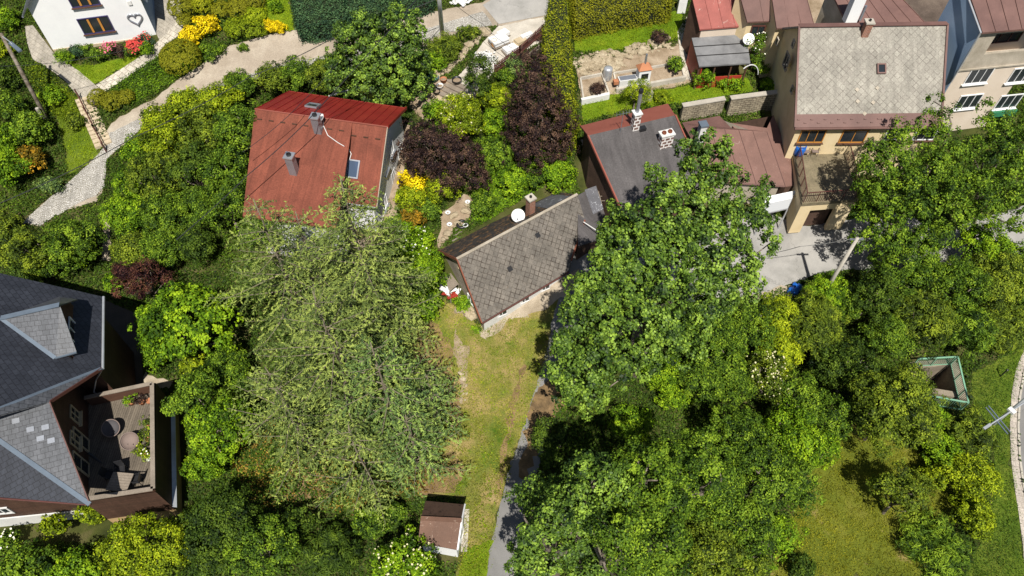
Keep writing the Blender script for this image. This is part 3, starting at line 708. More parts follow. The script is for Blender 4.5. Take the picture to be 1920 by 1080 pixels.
patch('courtyard', [(190, 560), (260, 590), (270, 730), (200, 740)], .03, 'concrete_shade', 0)  # the house's shadow on this yard is painted in as dark ground
patch('yard', [(1490, -20), (1560, -20), (1540, 50), (1500, 50)], .03, 'g_soil', 0)
patch('yard', [(1670, -20), (1800, -20), (1830, 130), (1770, 235), (1740, 60)], .03, 'brown_gravel', 0)

# ================================================================== HOUSES
# ---- white house, top left
z0 = G(104, 101).z; EH = 4.4
def onv(px, py, p0, n): return PL(px, py, p0, n)
bl_, br_ = P(104, 101, z0), P(298, 75, z0)
u = flat(br_-bl_); nrm = V(u.y, -u.x, 0)                # facing the camera
tl = bl_+UP*EH; tr = br_+UP*EH; mid = (bl_+br_)/2+UP*(EH+4.6)
dep = -nrm*9
root = thing('white_house', 'white plastered house with a heart on its gable wall, cut off by the top edge', 'house', (bl_+br_)/2)
wallbox(root, [tl, mid, tr, tr+dep, mid+dep, tl+dep], z0-.6, 'w_white') if False else None
m = MB(); zb = z0-.6
m.poly([V(bl_.x, bl_.y, zb), V(br_.x, br_.y, zb), tr, mid, tl]); m.poly([V(bl_.x, bl_.y, zb)+dep, tl+dep, mid+dep, tr+dep, V(br_.x, br_.y, zb)+dep]); m.poly([V(bl_.x, bl_.y, zb), tl, tl+dep, V(bl_.x, bl_.y, zb)+dep])
m.build('wall', 'w_white', root)
MB().poly([V(br_.x, br_.y, zb), V(br_.x, br_.y, zb)+dep, tr+dep, tr]).build('wall', 'w_blue_shade', root)['label'] = 'white side wall with bluish shade in its colour'  # white wall turned from the sun, its shade put into the colour
m = MB()
sl = (mid-tl).normalized(); sr = (mid-tr).normalized(); ov = nrm*.45
m.slab([tl-sl*.75+ov+UP*.15, mid+ov+UP*.15, mid+dep+UP*.15, tl-sl*.75+dep+UP*.15][::-1], .12)
m.build('roof', 'rf_slate_light', root)
MB().slab([tr-sr*.75+ov+UP*.15, mid+ov+UP*.153, mid+dep+UP*.153, tr-sr*.75+dep+UP*.15], .12).build('roof', 'rf_slate_light', root)
m = MB(); m.tube([tl-sl*.8+ov+UP*.05, tl-sl*.8+dep+UP*.05], .08, 8); m.build('gutter', 'metal_grey', root)
m = MB(); m.tube([tr-sr*.8+ov+UP*.05, tr-sr*.8+dep+UP*.05], .08, 8); m.build('gutter', 'zinc', root)
MB().box((bl_+br_)/2+nrm*.03+UP*.15, u, UP, nrm, (br_-bl_).length-.05, .6, .06).build('plinth', 'w_plinth', root)
for cx, cy, wd in ((180, 46.5, 2.45), (155, -4, 2.2)):
    c = PL(cx, cy, bl_, nrm); ww = window(root, c, nrm, wd, 1.45, 'navy', 'glass', 3, 1, sill='wood_brown', label='dark blue framed window with an orange inner frame')
    m = MB()
    for k in (-1, 1): MB().box(c+u*(k*wd/6)+nrm*.09, u, UP, nrm, .16, 1.2, .03).build('sash', 'orange_wood', ww)
for cx, cy in ((243, 5),):
    c = PL(cx, cy, bl_, nrm); MB().box(c+nrm*.05, u, UP, nrm, .3, .35, .1).build('vent_box', 'w_offwhite', root)
c = PL(254, 35, bl_, nrm); m = MB(); hp = []
for i in range(41):
    t = 2*math.pi*i/40; hp.append(c+nrm*.06+u*(.034*16*math.sin(t)**3)+UP*(.036*(13*math.cos(t)-5*math.cos(2*t)-2*math.cos(3*t)-math.cos(4*t))))
m.tube(hp, .075, 7); tag(m.build('heart_wreath', 'metal_grey'), 'grey heart shaped wreath hung on the white gable wall', 'wreath')

# ---- red roofed house
b0 = G(711, 443); z0 = b0.z
RL, RR = P(478, 205, z0+7), P(727, 239, z0+7)
FR = P(707, 388, z0+3.4); BR = P(762, 203, z0+5); BL = P(542, 171, z0+5)
u = flat(RR-RL); nf = pnorm(RL, RR, FR)
# raised left part of the front slope: shallower
S0 = PL(663, 233, RR, nf); S1 = PL(640, 372, RR, nf)
root = thing('red_house', 'house with terracotta felt front roof and red metal back roof', 'house', b0)
s_top = RL+u*((RR-RL).length*.74); vdn = -flat(V(-u.y, u.x, 0)); vdn = vdn if vdn.y < 0 else -vdn
frl = (FR-RR); run = V(frl.x, frl.y, 0).length
fdir = flat(frl)
S_b = s_top+frl                                     # lower right slope continues
p_r = MB().slab([s_top, S_b-UP*0, FR, RR], .14); o = p_r.build('roof', 'rf_felt_red', root); o['label'] = 'right strip of the front slope'
slope2 = .36
Lt = s_top-u*.02+UP*.02; Lb = PL(632, 428, Lt, V(fdir.x*slope2, fdir.y*slope2, 1).normalized()); RL2 = RL+UP*.02; n2 = V(fdir.x*slope2, fdir.y*slope2, 1).normalized(); RLb = PL(455, 405, Lt, n2)
m = MB().slab([RL2, RLb, Lb, Lt], .14); o = m.build('roof', 'rf_felt_red', root); o['label'] = 'raised left part of the front slope'
for px_, py_ in ((0, 0),):
    cheek = MB().poly([Lt-UP*.02, Lb-UP*.14, S_b, s_top-UP*.1]); cheek.poly([Lb-UP*.14, V(Lb.x, Lb.y, z0), S_b-UP*2.0, S_b]); cheek.build('cheek', 'w_darkbrown', root)  # roof step turned from the sun, shade put in as dark brown
m = MB().slab([BR, BL, RL+UP*.006, RR+UP*.006], .14); rb = m.build('roof', 'rf_metal_red', root); rb['label'] = 'red metal back slope'
nb = pnorm(BL, BR, RR); m = MB(); seams(m, BL, BR, RR, RL, .62, nb); m.build('seams', 'rf_metal_red', rb)
m = MB()                                            # snow guards under the ridge
for i in range(11):
    p = RL+u*((RR-RL).length*(.06+i*.088)); base = p+fdir*.75; nn2 = nf if i > 7 else V(fdir.x*slope2, fdir.y*slope2, 1).normalized()
    h_ = .75*((RR.z-FR.z)/run if i > 7 else slope2); base = V(base.x, base.y, p.z-h_+.06); MB().box(base, u, fdir, UP, .36, .06, .1).build('snow_guard', 'wood_brown', root)
MB().bar(RL+UP*.05, RR+UP*.05, .1, .05).build('ridge_cap', 'rf_felt_dull', root)
MB().bar(RR+UP*.02, FR+UP*.02, .05, .14).build('verge_trim', 'w_greyb', root)
MB().bar(RR+UP*.03, BR+UP*.03, .1, .22).build('verge_trim', 'rf_metal_red', root)
ins = -u*.4
fr_ = FR+ins-fdir*.35; fr_ = V(fr_.x, fr_.y, FR.z+.1); rr_ = RR+ins-UP*.2; br2 = BR+ins+fdir*.35; br2 = V(br2.x, br2.y, BR.z-.02)
fm = V(S_b.x, S_b.y, FR.z+.1)-fdir*.35; flL = V(RLb.x, RLb.y, RLb.z-.15)-fdir*.4+u*.4; fmL = V(Lb.x, Lb.y, Lb.z-.15)-fdir*.4; blw = BL+u*.4+fdir*.35; blw = V(blw.x, blw.y, BL.z-.05); rl_ = RL+u*.4-UP*.2
m = MB(); zb = z0-.6
for a, b in ((fm, fr_), (fr_, rr_), (rr_, br2), (br2, blw), (blw, rl_), (rl_, flL), (flL, fmL)): m.poly([V(a.x, a.y, zb), V(b.x, b.y, zb), b, a])
m.build('wall', 'w_white', root)
wn = V(u.x, u.y, 0); wn = (V(fr_.x, fr_.y, 0)-V(br2.x, br2.y, 0)); wn = V(-wn.y, wn.x, 0).normalized(); wn = wn if wn.x > 0 else -wn
MB().box(V((fr_.x+br2.x)/2, (fr_.y+br2.y)/2, z0+.25)+wn*.04, V(-wn.y, wn.x, 0), UP, wn, (V(fr_.x, fr_.y, 0)-V(br2.x, br2.y, 0)).length, .9, .08).build('plinth', 'concrete', root)
for cx, cy in ((733, 278), (722, 312), (749, 285), (737, 330), (721, 380)):
    c = PL(cx, cy, fr_, wn); window(root, c, wn, .95, 1.1, 'white', 'glass', 2, 1, sill='metal_grey')
roofwin(root, 662, 317, FR, nf, .95, 1.35, 'metal_grey', 'skyglass')
roofwin(root, 587, 199, BR, nb, .95, .9, 'metal_grey', 'glass')
n2 = V(fdir.x*slope2, fdir.y*slope2, 1).normalized()
aR = math.atan2(u.y, u.x)
for cx, cy, hh in ((598, 245, 1.3), (552, 322, 1.5)):
    c = PL(cx, cy, Lt, n2); chimney(root, c, hh, .55, .55, 'metal_grey', aR, 'aluminium', 1, pot='black', pr=.17)
gutter(root, FR-fdir*-.04+UP*-.08, S_b+fdir*.04-UP*.08, .07, 'metal_light', [FR-u*.3-UP*.1, fr_+fdir*.08-UP*.3, V(fr_.x, fr_.y, z0)+fdir*.08])
gutter(root, BR+UP*-.08-fdir*.05, BL+UP*-.08-fdir*.05, .07, 'rf_metal_red')
dc = PL(607, 232, Lt, n2); dish(0, 0, dc, .32, 'small white dish beside the ridge chimney of the red roofed house', .45, V(-.6, -.2, .8))
cbl = [PL(a, b, Lt, n2)+UP*.06 for a, b in ((606, 235), (615, 255), (633, 268), (645, 275))]+[PL(a, b, FR, nf)+UP*.08 for a, b in ((655, 282), (659, 290), (656, 300))]
tag(MB().tube(cbl, .03, 5).build('antenna_cable', 'w_offwhite'), 'pale loose cable lying over the terracotta roof to the skylight', 'cable')
# lean to with orange felt behind the red house
p1, p2, p3, p4 = [P(a, b, z0+3.1) for a, b in ((668, 177), (748, 181), (745, 205), (665, 200))]
lt = thing('rear_annex', 'small annex with orange felt roof behind the red metal roof', 'outbuilding', V(p1.x, p1.y, z0+.5))
MB().slab([p4, p3, p2, p1], .12).build('roof', 'rf_felt_red', lt); wallbox(lt, [V(p.x, p.y, p.z-.12).lerp((p1+p3)/2-UP*.12, .06) for p in (p4, p3, p2, p1)], z0+.4, 'w_greyb')

# ---- old cottage
b0 = G(905, 615); z0 = b0.z; ze, zr_ = z0+1.9, z0+4.95
FL, FR = P(903, 604.7, ze), P(1066.7, 507.7, ze); RL, RR = P(856.5, 485.7, zr_), P(1082.5, 364.5, zr_)
FRf = FL+(RR-RL)                                          # full corner, roof is cut at the right
BL = V(2*RL.x-FL.x, 2*RL.y-FL.y, ze); BR = V(2*RR.x-FRf.x, 2*RR.y-FRf.y, ze)
u = flat(RR-RL); nf = pnorm(FL, FR, RL); nb = pnorm(BL, BR, RR)
root = thing('old_cottage', 'old cottage with grey diamond tiled roof and white dish', 'house', b0)
cut = PL(1097, 413, FL, nf)
r1 = MB().slab([FL, FR, PL(1071, 489, FL, nf), cut, RR, RL], .13).build('roof', 'rf_cottage', root); r1['label'] = 'grey tiled front slope'
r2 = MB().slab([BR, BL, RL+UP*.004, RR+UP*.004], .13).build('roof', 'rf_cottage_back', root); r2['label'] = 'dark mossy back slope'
m = MB()                                                  # replaced dark tiles
for cx, cy in ((1008, 441), (956, 504)):
    c = PL(cx, cy, FL, nf); uu = UP.cross(nf).normalized(); vv = nf.cross(uu); a_ = (uu+vv).normalized(); b_ = (uu-vv).normalized(); MB().box(c+nf*.02, uu, vv, nf, .36, .36, .04).build('roof_hatch', 'black', root)
ov = .35; over_u = u*ov; vf = flat((RL+RR)/2-(FL+FRf)/2)
def on(p0, nn, q, th=.14): return V(q.x, q.y, p0.z-((q.x-p0.x)*nn.x+(q.y-p0.y)*nn.y)/nn.z-th)
fl = on(FL, nf, FL+over_u+vf*ov); fr = on(FL, nf, FR-over_u*.6+vf*ov); bl = on(BL, nb, BL+over_u-vf*ov); br = on(BL, nb, BR-over_u-vf*ov); rl = on(RL, nf, RL+over_u); rr = on(RR, nf, RR-over_u)
m = MB(); zb = z0-.5
mr = on(FL, nf, PL(1085, 450, FL, nf)-over_u*.6)
for a, b in ((fr, mr), (mr, rr), (rr, br), (br, bl)): m.poly([V(a.x, a.y, zb), V(b.x, b.y, zb), b, a])
m.poly([V(fl.x, fl.y, zb), V(fr.x, fr.y, zb), fr, fl]); m.build('wall', 'w_offwhite', root)
MB().poly([V(bl.x, bl.y, zb), V(fl.x, fl.y, zb), fl, rl, bl]).build('wall', 'w_greyb', root)['label'] = 'grey gable wall'
for a, b in ((RL, FL), (BL, RL)): MB().bar(a-UP*.05, b-UP*.05, .08, .2).build('verge_board', 'rust', root)
MB().bar(cut, PL(1071, 489, FL, nf), .1, .25).build('verge_board', 'rust', root)
MB().bar(RL+UP*.03, RR+UP*.03, .2, .06).build('ridge_cap', 'w_greyb', root)
gutter(root, FL-vf*.05-UP*.08, FR-vf*.05-UP*.08, .06, 'brown_paint')
nfr = -vf
for k in (.22, .5, .76):
    c = V(fl.x, fl.y, 0).lerp(V(fr.x, fr.y, 0), k); window(root, V(c.x, c.y, z0+1.05), nfr, .8, .8, 'white', 'glass', 2, 1)
ng = -u
window(root, V(fl.x, fl.y, 0).lerp(V(bl.x, bl.y, 0), .32)+UP*(z0+1.3), ng, .75, .9, 'white', 'glass', 2, 1); window(root, (V(fl.x, fl.y, 0).lerp(V(bl.x, bl.y, 0), .55))+UP*(z0+3.4), ng, .6, .7, 'lightwood', 'glass', 1, 1)
c = RL.lerp(RR, .66)+(BL-RL)*.32; chimney(root, c-UP*.1, 1.75, .5, .5, 'brick_red', math.atan2(u.y, u.x), 'concrete', 1, capz=.12, pot='black', pr=.1)
c = RL.lerp(RR, .56)+(BL-RL)*.34; dish(0, 0, c, .5, 'white satellite dish beside the brick chimney of the old cottage', .5, V(-.05, -.75, .66))
# right hand annex of the cottage with a sheet metal strip
zA = ze+1.6
a1, a2, a3, a4 = P(1083, 366, zr_-.3), P(1118, 348, zr_-.7), P(1146, 442, ze+.3), P(1098, 414, ze+1.2)
an = thing('cottage_annex', 'lean-to with dark felt and a shiny sheet metal strip beside the cottage roof', 'annex', V(a3.x, a3.y, z0))
a4 = PL(1084, 461, a1, pnorm(a1, a2, a3)); MB().slab([a1, a4, a3, a2], .1).build('roof', 'rf_black', an)
n_ = pnorm(a1, a2, a3); q = [PL(x, y, a1, n_)+n_*.02 for x, y in ((1096, 356), (1117, 348.5), (1131, 392), (1112, 402))]
MB().slab([q[0], q[3], q[2], q[1]], .02).build('metal_sheet', 'sheet_metal', an)
wallbox(an, [p-UP*.12 for p in ((a1*.97+a3*.03), a4.lerp(a1, .06), a3.lerp(a1, .06), a2.lerp(a4, .06))], z0-.3, 'w_darkbrown')
q = [RL.lerp(RR, a)+(BL-RL)*b+nb*.03 for a, b in ((.76, .75), (.96, .75), (.96, .1), (.76, .1))][::-1]
MB().slab(q, .02).build('metal_sheet', 'sheet_metal', root)
pp = [P(1094, 416, zr_-1.0), P(1143, 448, ze+1.3)]
tag(MB().tube(pp, .035, 7).build('wooden_pole', 'w_offwhite'), 'pale pole jutting from the right end of the cottage roof', 'pole')
sl_ = thing('lean_to_shelter', 'corrugated scrap shelter against the grey gable of the old cottage', 'shelter', G(845, 545))
q0 = [P(x, y, z0+1.9) for x, y in ((832, 520), (845, 512), (860, 532), (843, 546))]; MB().slab(q0, .05).build('roof', 'wood_grey', sl_)
m = MB()
for p in q0: m.tube([V(p.x, p.y, g(p.x, p.y)-.1), p-UP*.05], .04, 6)
m.build('post', 'wood_grey', sl_)
m = MB(); rng0 = random.Random(9)
for i in range(9): p = G(842+rng0.uniform(-8, 12), 552+rng0.uniform(-12, 8), .5+rng0.uniform(0, .3)); a = rng0.uniform(0, 3); m.bar(p, p+V(math.cos(a), math.sin(a), rng0.uniform(-.2, .2))*.9, .25, .03)
tag(m.build('scrap_pile', 'white'), 'pile of white painted boards beside the cottage gable', 'scrap boards')
m = MB()
for i in range(4): p = G(842+rng0.uniform(-5, 14), 558+rng0.uniform(-8, 8), .55+rng0.uniform(0, .3)); a = rng0.uniform(0, 3); m.bar(p, p+V(math.cos(a), math.sin(a), rng0.uniform(-.2, .2))*.8, .22, .03)
tag(m.build('scrap_pile', 'red_paint'), 'dark red boards on the scrap pile by the cottage', 'scrap boards')

# ---- black roofed house with red back strip
b0 = G(1152, 432); z0 = b0.z; zr_ = z0+6.3
RL, RR = P(1102.6, 254, zr_), P(1266, 216, zr_); FLc = P(1165.5, 395, z0+3.1)
dn = FLc-RL; FRc = RR+dn
BLc, BRc = P(1088, 236, z0+5.2), P(1252, 194, z0+5.2)
root, I = gable('dark_felt_house', 'long house with black felt roof and dull red strip behind its ridge', FLc, FRc, RR, RL, BLc, BRc, z0, .3, 'w_darkbrown', 'rf_black', 'rf_felt_dull', trim=None)
MB().bar(RL-UP*.02, FLc-UP*.02, .1, .18).build('verge_trim', 'rf_felt_dull', root); MB().bar(RR+UP*.03, FRc+UP*.03, .1, .12).build('verge_trim', 'rf_felt_dull', root); MB().bar(RL+UP*.02, BLc+UP*.02, .08, .1).build('verge_trim', 'rf_felt_dull', root)
nl = -I['u']
for cx, cy in ((1118, 305), (1135, 335)): window(root, PL(cx, cy, I['fl'], V(nl.x, nl.y, 0)), nl, .9, 1.1, 'w_offwhite', 'glass', 2, 1)
a_ = math.atan2(I['u'].y, I['u'].x)
c = PL(1190, 238, RL, I['nf']); ch = chimney(root, c, 1.3, .5, .5, 'brick_white', a_, 'w_offwhite', 0); MB().tube([c+UP*1.3, c+UP*3.2], .13, 12).build('flue_pipe', 'metal_grey', ch); MB().tube([c+UP*3.15, c+UP*3.4], .17, 12).build('cowl', 'black', ch)
c = PL(1246, 270, RL, I['nf']); chimney(root, c, 1.0, .95, .55, 'brick_white', a_, 'w_offwhite', 2, pot='rust', pr=.16)
c = PL(1204, 243, RL, I['nf']); MB().box(c+UP*.1, I['u'], V(-I['u'].y, I['u'].x, 0), UP, .5, .35, .25).build('roof_vent', 'black', root)
c = PL(1163, 248, RL, I['nf']); m = MB().tube([c-UP*.1, c+UP*1.9], .025, 6)
for k in range(5): m.bar(c+UP*(1.75-.0*k)+I['u']*(-.5+.25*k)+V(0, -.25, 0), c+UP*1.75+I['u']*(-.5+.25*k)+V(0, .25, 0), .015, .015)
m.bar(c+UP*1.75-I['u']*.55, c+UP*1.75+I['u']*.55, .02, .02); tag(m.build('antenna', 'metal_grey'), 'thin aerial on the ridge of the black felt roof', 'antenna')
# ladder and planks along the left wall
m = MB(); A = G(1097, 300, .2); B = G(1126, 400, .2); w_ = V(.35, 0, 0)
for s in (0, 1): m.bar(A+UP*1.2+w_*s, B+UP*1.0+w_*s, .05, .07)
for i in range(12): p = A.lerp(B, (i+.5)/12)+UP*(1.15); m.bar(p, p+w_, .04, .04)
tag(m.build('wooden_ladder', 'wood_grey'), 'grey wooden ladder lying along the left wall of the black roofed house', 'ladder')
m = MB()
for i in range(6): p = G(1090+i*2, 262+i*8, .3+.1*i); m.bar(p, p+V(.9+.1*i, -2.2, .05), .2, .05)
tag(m.build('plank_pile', 'wood_grey'), 'weathered planks stacked by the back of the dark brown wall', 'planks')

# ---- brown metal roofed annex between the black roof and the beige house
root = thing('brown_roof_house', 'low house with worn brown metal roof beside the terrace', 'house', V(G(1420, 400).x, G(1420, 400).y, z0))
zT = z0+4.4
A1, A2, A3, A4 = P(1372, 243, zT), P(1438, 247, zT), P(1472, 348, z0+3.0), P(1405, 362, z0+3.0)
A0 = P(1268, 225, zT+.3); A5 = P(1349, 217, zT+.3); A6 = P(1290, 262, zT)
dn = A3-A2; L0 = A1-(A2-A1)*1.0
r = MB().slab([L0+dn, A2+dn, A2, L0], .12).build('roof', 'rf_worn_brown', root); r['label'] = 'worn front slope'
nn = pnorm(L0+dn, A2+dn, A2); m = MB(); seams(m, L0+dn, A2+dn, A2, L0, 1.0, nn); m.build('seams', 'rf_metal_brown', r)
Bk1, Bk2 = P(1349, 217, zT-.3), P(1279, 230, zT-.3)
r = MB().slab([A2+UP*.01, P(1371, 240, zT-.1), Bk1, Bk2, P(1297, 262, zT-.02), L0+UP*.01], .12).build('roof', 'rf_metal_brown', root); r['label'] = 'plain brown upper strip'
wallbox(root, [p for p in ((L0+dn).lerp(A2, .05)-UP*.13, (A2+dn).lerp(L0, .05)-UP*.13, A2.lerp(L0+dn, .05)-UP*.13, Bk1-UP*.15+V(0, -.2, 0), Bk2-UP*.15+V(.2, -.2, 0), L0-UP*.2)], z0-.4, 'w_greyb')
c = P(1313, 255, zT+.1); chimney(root, c, 1.1, .5, .5, 'w_offwhite', .2, 'zinc', 0, capz=.14)
gutter(root, L0+dn-UP*.1, A2+dn-UP*.1, .07, 'rf_metal_brown')
g1, g2, g3, g4 = P(1368, 230, z0+3.9), P(1450, 215, z0+3.9), P(1501, 345, z0+2.7), P(1473, 350, z0+2.75)
r3 = MB().slab([g4, g3, g2, P(1438, 240, z0+3.85), g1], .1).build('roof', 'rf_worn_red', root); r3.data.materials[0] = M['rf_worn_brown']; r3['label'] = 'dull red side roof against the beige house'
gw = [p-UP*.12 for p in (g4, g3.lerp(g4, .1), g2, g1)]
wallbox(root, gw, z0-.3, 'w_darkbrown')
# canopy
c1, c2, c3, c4_ = P(1436, 369, z0+2.7), P(1492, 357, z0+2.7), P(1477, 390, z0+2.4), P(1432, 400, z0+2.4)
can = thing('entrance_canopy', 'white and translucent canopy under the worn brown roof', 'canopy', V(c3.x, c3.y, z0))
hmid = c1.lerp(c4_, .45), c2.lerp(c3, .45)
MB().slab([hmid[0], hmid[1], c2, c1], .06).build('roof_sheet', 'w_white', can); MB().slab([c4_, c3, hmid[1], hmid[0]], .05).build('roof_sheet', 'panel_clear', can)
m = MB()
for a, b in ((c1, c4_), (c2, c3), (c4_, c3)): m.bar(a-UP*.07, b-UP*.07, .07, .09)
for p in (c3, c4_): m.bar(V(p.x, p.y, g(p.x, p.y)), p-UP*.1, .09, .09, V(0, 1, 0))
m.build('frame', 'aluminium', can)

# ---- beige house with pale diamond tiles
zt = G(1500, 400).z+.2                       # driveway level by the garage
zE = zt+6.0; zR = zE+4.3
FL, FR = P(1490, 239, zE), P(1764, 236, zE); RL, RR = P(1498, 49, zR), P(1776, 45, zR)
BL = V(2*RL.x-FL.x, 2*RL.y-FL.y, zE); BR = V(2*RR.x-FR.x, 2*RR.y-FR.y, zE)
root, I = gable('beige_house', 'large beige house with pale diamond tiled roof behind the paved terrace', FL, FR, RR, RL, BL, BR, zt, .35, 'w_beige', 'rf_diamond', 'rf_diamond', th=.16)
nf = I['nf']; u = I['u']; vf = V(-u.y, u.x, 0); vf = vf if vf.y > 0 else -vf
sdir = (RL-FL).normalized(); sL = .95
MB().slab([FL+nf*.03-vf*.02, FR+nf*.03-vf*.02, FR+sdir*sL+nf*.03, FL+sdir*sL+nf*.03], .05).build('eave_flashing', 'rf_metal_brown', root)
m = MB()
for i in range(22): p = FL.lerp(FR, (i+.5)/22)+sdir*(.3 if i % 2 else .55)+nf*.07; MB().box(p, u, sdir, nf, .2, .07, .09).build('snow_guard', 'rf_metal_brown', root)
for a, b in ((FL, RL), (RR, FR)): MB().bar(a+nf*.05, b+nf*.05, .14, .12, nf).build('verge_trim', 'rf_metal_brown', root)
MB().bar(RL+UP*.06, RR+UP*.06, .4, .06).build('ridge_cap', 'rf_metal_brown', root)
gutter(root, FL-vf*.08-UP*.08, FR-vf*.08-UP*.08, .08, 'rf_metal_brown')
wf = -vf; wp = I['fl']
for cx, cy, wd, pn in ((1522, 255, 1.9, 3), (1600, 255, 1.9, 2), (1680, 250, 1.6, 2), (1735, 250, 1.6, 2)):
    window(root, PL(cx, cy, wp, wf), wf, wd, 1.25, 'orange_wood' if cx < 1650 else 'white', 'glass', pn, 1, sill='wood_brown')
wl = -u
for cx, cy in ((1475, 115),): window(root, PL(cx, cy, wp, wl), wl, 1.0, 1.25, 'w_greyb', 'glass', 2, 1)
for cx, cy in ((1488, 82), (1458, 78), (1486, 168)): window(root, PL(cx, cy, wp, wl), wl, .45, .6, 'w_greyb', 'glass', 1, 1)
chimney(root, PL(1621, 62, RL, nf), .9, .5, .5, 'brick_red', 0, 'concrete', 1, pot='black', pr=.09); roofwin(root, 1652, 129, RL, nf, .65, .75, 'rf_metal_brown', 'glass')
m = MB()
for cx, cy in ((1607, 168), (1608, 190), (1621, 213), (1637, 192), (1645, 165)):
    c = PL(cx, cy, RL, nf); uu = UP.cross(nf).normalized(); vv = nf.cross(uu); MB().box(c+nf*.012, (uu+vv).normalized(), (uu-vv).normalized(), nf, .24, .24, .015).build('patched_tile', 'w_greyb', I['roof'])

# ---- terrace over the garage
zT = zt+3.0
t1, t2, t3, t4 = P(1493, 286, zT), P(1572, 282, zT), P(1610, 374, zT), P(1504, 382, zT)
gr = thing('garage', 'beige garage with an open dark doorway under the paved terrace', 'garage', V(t4.x, t4.y, zt))
ext = [t4, t3, t2+V(.6, 1.5, 0), t1+V(-.1, 1.5, 0)]
MB().slab(ext, .25).build('terrace_slab', 'terrace_pav_shaded', gr)
inn = [ext[0]+V(.05, .1, 0), ext[1]+V(-.05, .1, 0), ext[2], ext[3]]
m = MB(); zb = zt-.4
for a, b in ((inn[1], inn[2]), (inn[2], inn[3]), (inn[3], inn[0])): m.poly([V(a.x, a.y, zb), V(b.x, b.y, zb), V(b.x, b.y, zT-.25), V(a.x, a.y, zT-.25)])
a, b = inn[0], inn[1]; wd = (b-a).length; uu = flat(b-a)
def fw(s0, s1, h0, h1): m.slab([a+uu*wd*s0+UP*(h1-zT), a+uu*wd*s1+UP*(h1-zT), a+uu*wd*s1+UP*(h0-zT), a+uu*wd*s0+UP*(h0-zT)], 0, V(uu.y, -uu.x, 0)*-.3)
fw(0, .22, zb, zT-.25); fw(.22, .7, zT-.95, zT-.25); fw(.7, 1, zb, zT-.25); m.build('wall', 'w_beige', gr)
MB().slab([a+uu*wd*.22+UP*(zT-.95-zT)+V(0, .6, 0), a+uu*wd*.7+UP*(-.95)+V(0, .6, 0), a+uu*wd*.7+UP*(zb-zT)+V(0, .6, 0), a+uu*wd*.22+UP*(zb-zT)+V(0, .6, 0)], 0, V(0, .05, 0)).build('doorway_shade', 'w_darkbrown', gr)  # dark sheet standing in for the shade of the open doorway
m = MB()                                                   # railing
def rail(m, pts, h, step, post=.05, top=.06, bars=True, mid=0):
    for a, b in zip(pts, pts[1:]):
        m.bar(a+UP*h, b+UP*h, top, top*.8)
        if mid: m.bar(a+UP*h*mid, b+UP*h*mid, top*.6, top*.6)
        k = max(1, int((b-a).length/step))
        for i in range(k+1): p = a.lerp(b, i/k); m.bar(p, p+UP*h, post if i % 6 == 0 else .02, post if i % 6 == 0 else .02, V(0, 1, 0))
rail(m, [ext[3]+V(.1, -1.2, 0), ext[0]+V(.1, .12, 0), ext[1]+V(-.1, .12, 0), ext[2]+V(-.1, -1, 0)], 1.0, .16); m.build('railing', 'brown_paint', gr)
def terr(px, py): return P(px, py, zT)
def barrel(loc, r, h, label, mt, name='barrel', cat='barrel', open_=True, n=18):
    pr_ = [(0, 0), (r*.85, 0), (r, h*.3), (r, h*.7), (r*.93, h), (r*.8, h), (r*.78, h*.85), (0, h*.85)] if open_ else [(0, 0), (r*.9, 0), (r, h*.08), (r, h*.9), (r*.93, h), (r*.5, h*1.05), (0, h*1.07)]
    return tag(MB().lathe(loc, pr_, n).build(name, mt, None, True), label, cat)
barrel(terr(1490, 289)+V(.25, 0, .01), .42, .85, 'blue water barrel at the terrace corner beside the plastic chairs', 'blue_plastic')
def plastic_chair(loc, ang, label, mt='wicker', group=None):
    r = thing('garden_chair', label, 'chair', loc, group); c_, s_ = math.cos(ang), math.sin(ang); X = V(c_, s_, 0); Y = V(-s_, c_, 0)
    MB().box(loc+UP*.44, X, Y, UP, .5, .48, .05).build('seat', mt, r); MB().box(loc+UP*.72+Y*.25, X, (Y*.2+UP).normalized(), Y, .48, .52, .045).build('backrest', mt, r)
    for i in (-1, 1):
        MB().bar(loc+X*.25*i+UP*.64-Y*.22, loc+X*.25*i+UP*.66+Y*.24, .05, .03).build('armrest', mt, r)
        for j in (-1, 1): MB().tube([loc+X*.23*i+Y*.21*j, loc+X*.21*i+Y*.2*j+UP*.42], .02, 6).build('leg', mt, r)
    return r
plastic_chair(terr(1508, 291), .05, 'brown garden chair right next to the blue barrel on the terrace', 'wicker', 'garden chairs on the terrace')
plastic_chair(terr(1525, 290), -.1, 'brown garden chair further from the blue barrel on the terrace', 'wicker', 'garden chairs on the terrace')
def bench(loc, ang, L, label, mt='wood_brown'):
    r = thing('garden_bench', label, 'bench', loc); X = V(math.cos(ang), math.sin(ang), 0); Y = V(-X.y, X.x, 0); m = MB()
    for k in range(4): m.box(loc+UP*.45+Y*(-.2+.13*k), X, Y, UP, L, .1, .04)
    m.build('seat', mt, r); m = MB()
    for k in range(3): m.box(loc+UP*(.6+.13*k)+Y*(.27+.03*k), X, Y, UP, L, .03, .1)
    m.build('backrest', mt, r)
    for s in (-1, 1):
        for t_ in (-.2, .22): MB().bar(loc+X*s*(L/2-.1)+Y*t_, loc+X*s*(L/2-.1)+Y*t_+UP*.44, .06, .06, V(0, 1, 0)).build('leg', mt, r)
bench(terr(1588, 284)+V(.3, .2, 0), .05, 1.5, 'dark wooden bench on the terrace under the right window')
MB()
